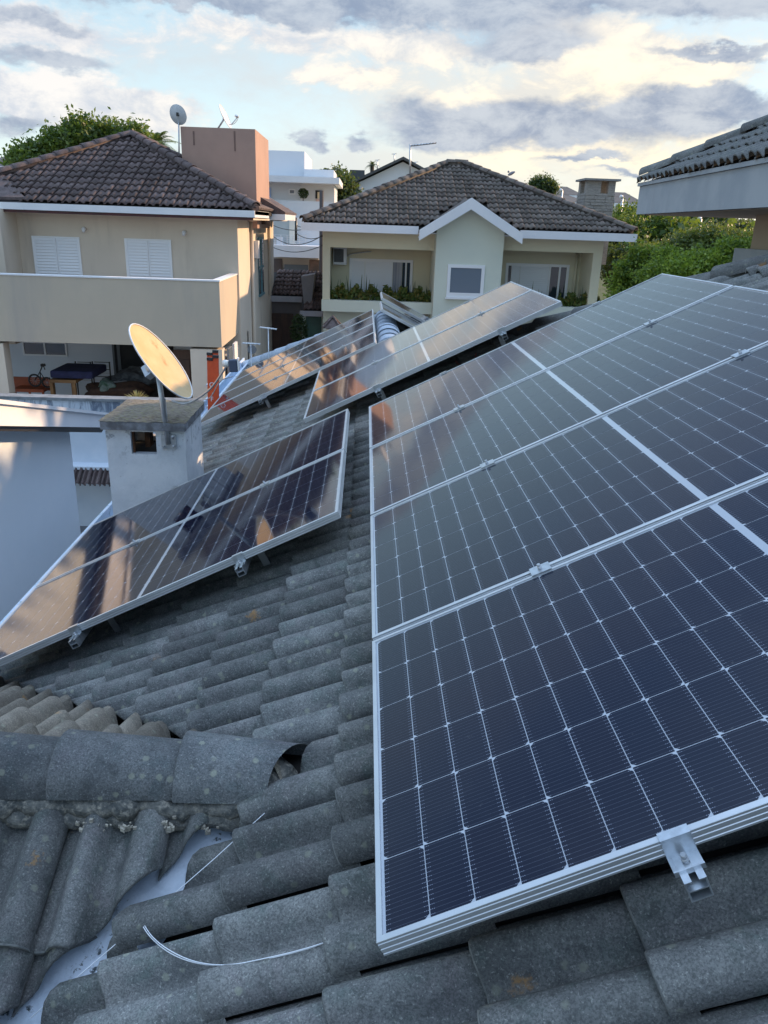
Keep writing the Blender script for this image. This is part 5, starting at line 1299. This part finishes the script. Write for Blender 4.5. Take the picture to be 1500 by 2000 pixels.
MB().tube([at(592, 380, 35.9), at(592, 398, 35.9)], .02, 5).build('stem', bark, bpy.data.objects['potted_plant'])
# utility pole and wires
up_ = thing('utility_pole', 'dark utility pole seen between the white house and the cream roof', 'pole', (at(563, 400, 34).x, 34, GZ))
e0_ = at(628, 372, 33); MB().tube([e0_, Vector((e0_.x, 33, GZ))], .08, 8).build('shaft', mat('dark timber', (.06, .05, .05), None, .9), up_)
MB().tube([at(578, 425, 33), at(578, 470, 33)], .05, 6).build('bracket', black, up_)
for k_, (a, b, sg) in enumerate((((533, 440), (632, 435), .2), ((533, 462), (632, 458), .3), ((533, 483), (632, 478), .2), ((578, 440), (632, 440), .1), ((578, 455), (632, 460), .15))):
    p, q = at(*a, 31), at(*b, 27); pts = [p.lerp(q, t_ / 10) - Vector((0, 0, sg * 4 * (t_ / 10) * (1 - t_ / 10))) for t_ in range(11)]
    o = MB().tube(pts, .014, 5).build('power_line', black); tag(o, ['topmost thin black wire crossing left of the cream house', 'second thin black wire from the top, level with the balcony rail', 'lowest thin black wire, just above the white balcony slab', 'short black wire from the pole to the cream house eave', 'short black wire from the pole sagging to the cream house corner'][k_], 'wire', 'overhead wires left of the cream house')

# white gabled house far behind
GH = thing('gabled_house', 'distant white gable with a dark roof behind the left slope of the cream house', 'house', (1, 46, GZ))
g_ = [at(702, 352, 45), at(787, 312, 45), at(838, 338, 45)]
w = MB(); w.slab([(g_[0].x, 45, GZ), (g_[2].x, 45, GZ), (g_[2].x, 45, g_[2].z - .1), (g_[1].x, 45, g_[1].z - .1), (g_[0].x, 45, g_[0].z - .1)], (0, 8, 0)); w.build('wall', white_r, GH)
for a, b in ((g_[0] + Vector((-.4, 0, -.2)), g_[1]), (g_[2] + Vector((.1, 0, -.1)), g_[1])):
    w = MB(); w.slab([(a.x, 44.6, a.z), (b.x, 44.6, b.z), (b.x, 53, b.z), (a.x, 53, a.z)], (0, 0, .13)); w.build('roof', roof_far, GH)
WB(683, 332, 712, 350, 46, 4, 'dormer_roof', roof_far, GH); WB(688, 350, 702, 395, 46, 4, 'side_wall', mat('grey side wall', (.3, .3, .32), None, .9), GH)
for q in range(3): WB(684 + q * 6, 362, 687 + q * 6, 392, 45.8, .05, 'window', dark, GH)
for x_, y_, h_ in ((770, 300, 12), (737, 312, 14), (812, 316, 12)):
    e = thing('antenna', {770: 'tiny far antenna left of the distant gable peak', 737: 'tiny far antenna beside the distant palm', 812: 'tiny far antenna right of the distant gable peak'}[x_], 'antenna', at(x_, y_ + h_ + 8, 47))
    MB().tube([at(x_, y_ + h_ + 10, 47), at(x_, y_, 47)], .03, 5).build('mast', steel, e); MB().tube([at(x_ - 5, y_ + 1, 47), at(x_ + 5, y_, 47)], .02, 4).build('boom', steel, e)

# far terraces on the right
def far_house(x0, x1, yr, ye, yb, Y, label, wallm=white_r):
    e = thing('terrace_house', label, 'house', at((x0 + x1) / 2, yb, Y)); a, b = at(x0, ye, Y), at(x1, ye, Y); zr = at((x0 + x1) / 2, yr, Y + 3).z; zb_ = GZ
    MB().box((a.x + .3, Y + .5, zb_), (b.x - .3, Y + 6, (a.z + b.z) / 2)).build('wall', wallm, e)
    ze_ = (a.z + b.z) / 2
    MB().add([(a.x, Y, ze_), (b.x, Y, ze_), (b.x - .8, Y + 3.2, zr), (a.x + .8, Y + 3.2, zr), (a.x, Y + 6.5, ze_), (b.x, Y + 6.5, ze_)], [(0, 1, 2, 3), (3, 2, 5, 4), (0, 3, 4), (1, 5, 2), (0, 4, 5, 1)]).build('roof', roof_far, e)
    MB().box((a.x, Y - .05, ze_ - .28), (b.x, Y - .001, ze_ - .02)).build('fascia', fascia_w, e)
    for q in range(4):
        xx = a.x + .8 + (b.x - a.x - 1.6) * (q + .5) / 4; MB().box((xx - .35, Y + .46, ze_ - 1.7), (xx + .35, Y + .499, ze_ - .7)).build('window', glass, e)
far_house(1048, 1142, 364, 380, 400, 70, 'distant dark-roofed terrace house left of the stone chimney')
far_house(1082, 1150, 381, 394, 410, 62, 'nearer distant terrace house with a lower roof left of the stone chimney')
far_house(1200, 1262, 376, 397, 420, 66, 'distant grey roof between the stone chimney and the grey eave', mat('pale yellow wall', (.55, .55, .38), None, .9))
far_house(1390, 1490, 436, 442, 470, 48, 'distant white building glimpsed under the grey eave')
far_house(-60, 24, 296, 322, 350, 34, 'distant dark roof with white eave at the left edge of the photo')
for x_, y0_, y1_, Y_, lab in ((1098, 372, 392, 58, 'thin pale street lamp in front of the left terrace roof'), (1216, 385, 410, 50, 'thin pale street lamp right of the stone chimney'), (1369, 428, 445, 40, 'pale grey post standing in the trees under the grey eave')):
    e = thing('street_lamp', lab, 'street lamp', at(x_, y1_, Y_)); b_ = at(x_, y1_, Y_)
    MB().tube([at(x_, y0_, Y_), Vector((b_.x, Y_, GZ))], .06, 6).build('post', steel, e); MB().tube([at(x_, y0_, Y_), at(x_ - 5, y0_ - 2, Y_)], .09, 6).build('lamp_head', whitep, e)

# ------------------------------------------------------------------ trees
def tree(name, label, base, blobs, nleaf, size, mtl, seed, group=None, trunk_r=.16, cat='tree'):
    """base = ground point; blobs = [(centre, rx, ry, rz)]"""
    r_ = np.random.default_rng(seed); e = thing(name, label, cat, base, group)
    tot = sum(b[1] * b[3] for b in blobs); V_ = []
    for c_, rx, ry, rz in blobs:
        n = int(nleaf * rx * rz / tot)
        # leaves bunch into twig clusters: light and dark clumps with gaps between them
        k = max(6, n // 26); d = r_.normal(size=(k, 3)); d /= np.linalg.norm(d, axis=1)[:, None]; rad = r_.uniform(.45, 1.0, k) ** .6
        cc = np.array(c_) + d * rad[:, None] * np.array([rx, ry, rz]) * (1 + .30 * r_.normal(size=(k, 1)) * .7)
        idx = r_.integers(0, k, n); pos = cc[idx] + r_.normal(size=(n, 3)) * size * 1.9
        nv = r_.normal(size=(n, 3)) + np.array([0, 0, .5]); nv /= np.linalg.norm(nv, axis=1)[:, None]
        t = r_.normal(size=(n, 3)); a = np.cross(nv, t); a /= np.linalg.norm(a, axis=1)[:, None]; b = np.cross(nv, a)
        s = size * r_.uniform(.6, 1.3, (n, 1)); V_.append(np.stack([pos - a * s, pos + b * s * .5 - nv * s * .15, pos + a * s, pos - b * s * .5 - nv * s * .15], 1).reshape(-1, 3))
    V_ = np.vstack(V_); m = len(V_) // 4
    me = bpy.data.meshes.new('crown'); me.vertices.add(len(V_)); me.vertices.foreach_set('co', V_.ravel()); me.loops.add(len(V_)); me.loops.foreach_set('vertex_index', np.arange(len(V_), dtype=np.int32))
    me.polygons.add(m); me.polygons.foreach_set('loop_start', np.arange(0, len(V_), 4, dtype=np.int32)); me.polygons.foreach_set('loop_total', np.full(m, 4, dtype=np.int32)); me.update(); me.validate()
    me.materials.append(mtl); put(bpy.data.objects.new('crown', me), e)
    tk = MB(); bx = Vector(base); c0 = Vector(blobs[0][0]); md = bx.lerp(c0, .55) + Vector((.15, 0, 0)); tk.tube([bx, md, c0], [trunk_r, trunk_r * .7, trunk_r * .3], 8)
    for c_, rx, ry, rz in blobs: tk.tube([md, md.lerp(Vector(c_), .5) + Vector((0, 0, .1)), Vector(c_) + Vector((0, 0, rz * .4))], [trunk_r * .5, trunk_r * .3, .02], 6)
    tk.build('trunk', bark, e); return e
def pb_(x, y, Y, r, ry=None, rz=None):
    c_ = at(x, y, Y); s = c_.dot(fwd) / F; return (tuple(c_), r * s, (ry or r) * s, (rz or r) * s)
def gnd(x, Y): c_ = at(x, 430, Y); return (c_.x, Y, GZ)
tree('broadleaf_tree', 'bushy green tree behind the left half of the beige house roof', gnd(170, 31), [pb_(165, 272, 31, 40, rz=32), pb_(118, 290, 31, 34, rz=28), pb_(215, 275, 31.5, 34, rz=26), pb_(65, 312, 30.5, 34, rz=22), pb_(258, 275, 31, 26, rz=24), pb_(35, 322, 31, 18, rz=12)], 26000, .085, leaf_a, 1)
def palm(name, label, x, y, Y, R_, seed, nf=26, trunk=.12, mtl=leaf_d, droop=.6):
    rr_ = random.Random(seed); c_ = at(x, y, Y); e = thing(name, label, 'palm tree', (c_.x, Y, GZ)); s = c_.dot(fwd) / F; L = R_ * s; m_ = MB()
    for q in range(nf):
        a = rr_.uniform(0, 6.283); el_ = rr_.uniform(-.15, 1.35); ll = L * rr_.uniform(.75, 1.1); p = Vector(c_); d_ = Vector((math.cos(a) * math.cos(el_), math.sin(a) * math.cos(el_), math.sin(el_)))
        prev = p; seg = 9
        for k_ in range(1, seg + 1):
            t_ = k_ / seg; q_ = p + d_ * ll * t_ - Vector((0, 0, droop * ll * t_ * t_)); dr_ = (q_ - prev).normalized(); sd_ = dr_.cross(Vector((0, 0, 1))).normalized()
            for sg in (-1, 1):
                for h_ in (0, .5):
                    b0_ = prev.lerp(q_, h_); ll2 = ll * .22 * (1.15 - t_); tip = b0_ + sd_ * sg * ll2 + dr_ * ll2 * .6 - Vector((0, 0, ll2 * .35)); w_ = dr_ * ll * .018
                    m_.add([b0_ - w_, b0_ + w_, tip], [(0, 1, 2)])
            prev = q_
    m_.build('fronds', mtl, e); MB().tube([Vector((c_.x, Y, GZ)), Vector(c_)], [trunk * 1.3, trunk], 8).build('trunk', bark, e); return e
palm('palm_tree', 'feathery palm tree left of the terracotta tower', 305, 285, 26, 70, 3, nf=46)
palm('palm_tree', 'thin drooping palm between the pole dish and the tower wall', 338, 310, 25, 60, 9, nf=22, mtl=leaf_d)
palm('palm_tree', 'distant palm beside the white house roof', 636, 340, 44, 30, 5, nf=40, mtl=leaf_c)
palm('palm_tree', 'small distant palm near the white gable', 727, 322, 52, 19, 6, nf=30, mtl=leaf_c)
tree('broadleaf_tree', 'small round far tree right of the cream house ridge', gnd(1058, 60), [pb_(1048, 363, 60, 12), pb_(1062, 360, 60, 14, rz=11), pb_(1076, 366, 60, 10)], 5000, .10, leaf_c, 8)
tree('broadleaf_tree', 'dark trees filling the gap between the white house and the white gable', gnd(672, 41), [pb_(668, 372, 41, 22), pb_(680, 398, 41, 20), pb_(660, 350, 42, 14)], 8000, .09, leaf_c, 12)
tree('broadleaf_tree', 'mid green tree directly right of the stone chimney', gnd(1240, 38), [pb_(1235, 440, 38, 46, rz=30), pb_(1290, 455, 37, 50, rz=34), pb_(1215, 470, 36, 40, rz=40)], 26000, .08, leaf_a, 13)
tree('conifer', 'dark pointed tree mass under the grey eave', gnd(1345, 42), [pb_(1340, 440, 42, 40, rz=26), pb_(1400, 445, 42, 44, rz=24), pb_(1455, 470, 41, 30, rz=30)], 16000, .085, leaf_c, 14)
tree('broadleaf_tree', 'rounded olive green tree in front of the dark mass under the eave', gnd(1385, 26), [pb_(1385, 480, 26, 54, rz=34), pb_(1330, 505, 26, 50, rz=36), pb_(1440, 495, 25, 46, rz=40), pb_(1270, 520, 27, 50, rz=36)], 30000, .055, leaf_d, 15)
tree('broadleaf_tree', 'bright yellow green sapling at the right corner of the cream house', gnd(1245, 17), [pb_(1222, 560, 17, 26, rz=44), pb_(1240, 510, 17, 12, rz=26), pb_(1268, 500, 17, 9, rz=18), pb_(1215, 530, 17, 9, rz=20), pb_(1265, 545, 17, 30, rz=34)], 6500, .042, leaf_b, 16, trunk_r=.07)
tree('broadleaf_tree', 'bright leafy tree behind the farthest panel of the big row', gnd(1340, 16), [pb_(1330, 530, 16, 52, rz=24), pb_(1385, 520, 16, 50, rz=30), pb_(1430, 505, 16, 34, rz=36), pb_(1300, 505, 16.5, 14, rz=24), pb_(1300, 550, 16, 50, rz=26)], 20000, .040, leaf_b, 17, trunk_r=.1)
tree('broadleaf_tree', 'shadowy tree low behind the right wall of the cream house', gnd(1240, 29), [pb_(1230, 520, 29, 50, rz=44), pb_(1300, 520, 30, 60, rz=40)], 14000, .08, leaf_c, 18)
tree('broadleaf_tree', 'added tall dense tree out of view, shaped to block the low sun', (13.0, 18.6, GZ), [((13.0, 18.7, 1.5), 2.1, 2.1, 3.6), ((13.9, 20.6, 2.4), 1.7, 1.7, 3.6), ((12.9, 17.6, 1.6), 1.3, 1.3, 2.9), ((14.0, 16.4, .6), 1.6, 1.6, 3.4), ((15.2, 14.2, .2), 1.9, 1.9, 3.6)], 52000, .22, leaf_a, 39, trunk_r=.25)  # unseen tree, added so its crown keeps sun off the neighbouring wall
# greenery that carries on out of the frame to the right
for k_, (x_, y_, z_, r_) in enumerate(((16, 22, -2.3, 2.6), (20, 30, -1.6, 3.2), (15, 36, -1.8, 3.0))):
    tree('broadleaf_tree', ['tree just beyond the right edge of the photo, behind the upper storey', 'large tree farther out beyond the right edge of the photo', 'tree beyond the right edge of the photo near the far terraces'][k_], (x_, y_, GZ), [((x_, y_, z_), r_, r_, r_ * .8)], 2500, .22, leaf_a, 40 + k_)

print('objects', len(bpy.data.objects), 'polys', sum(len(me.polygons) for me in bpy.data.meshes))
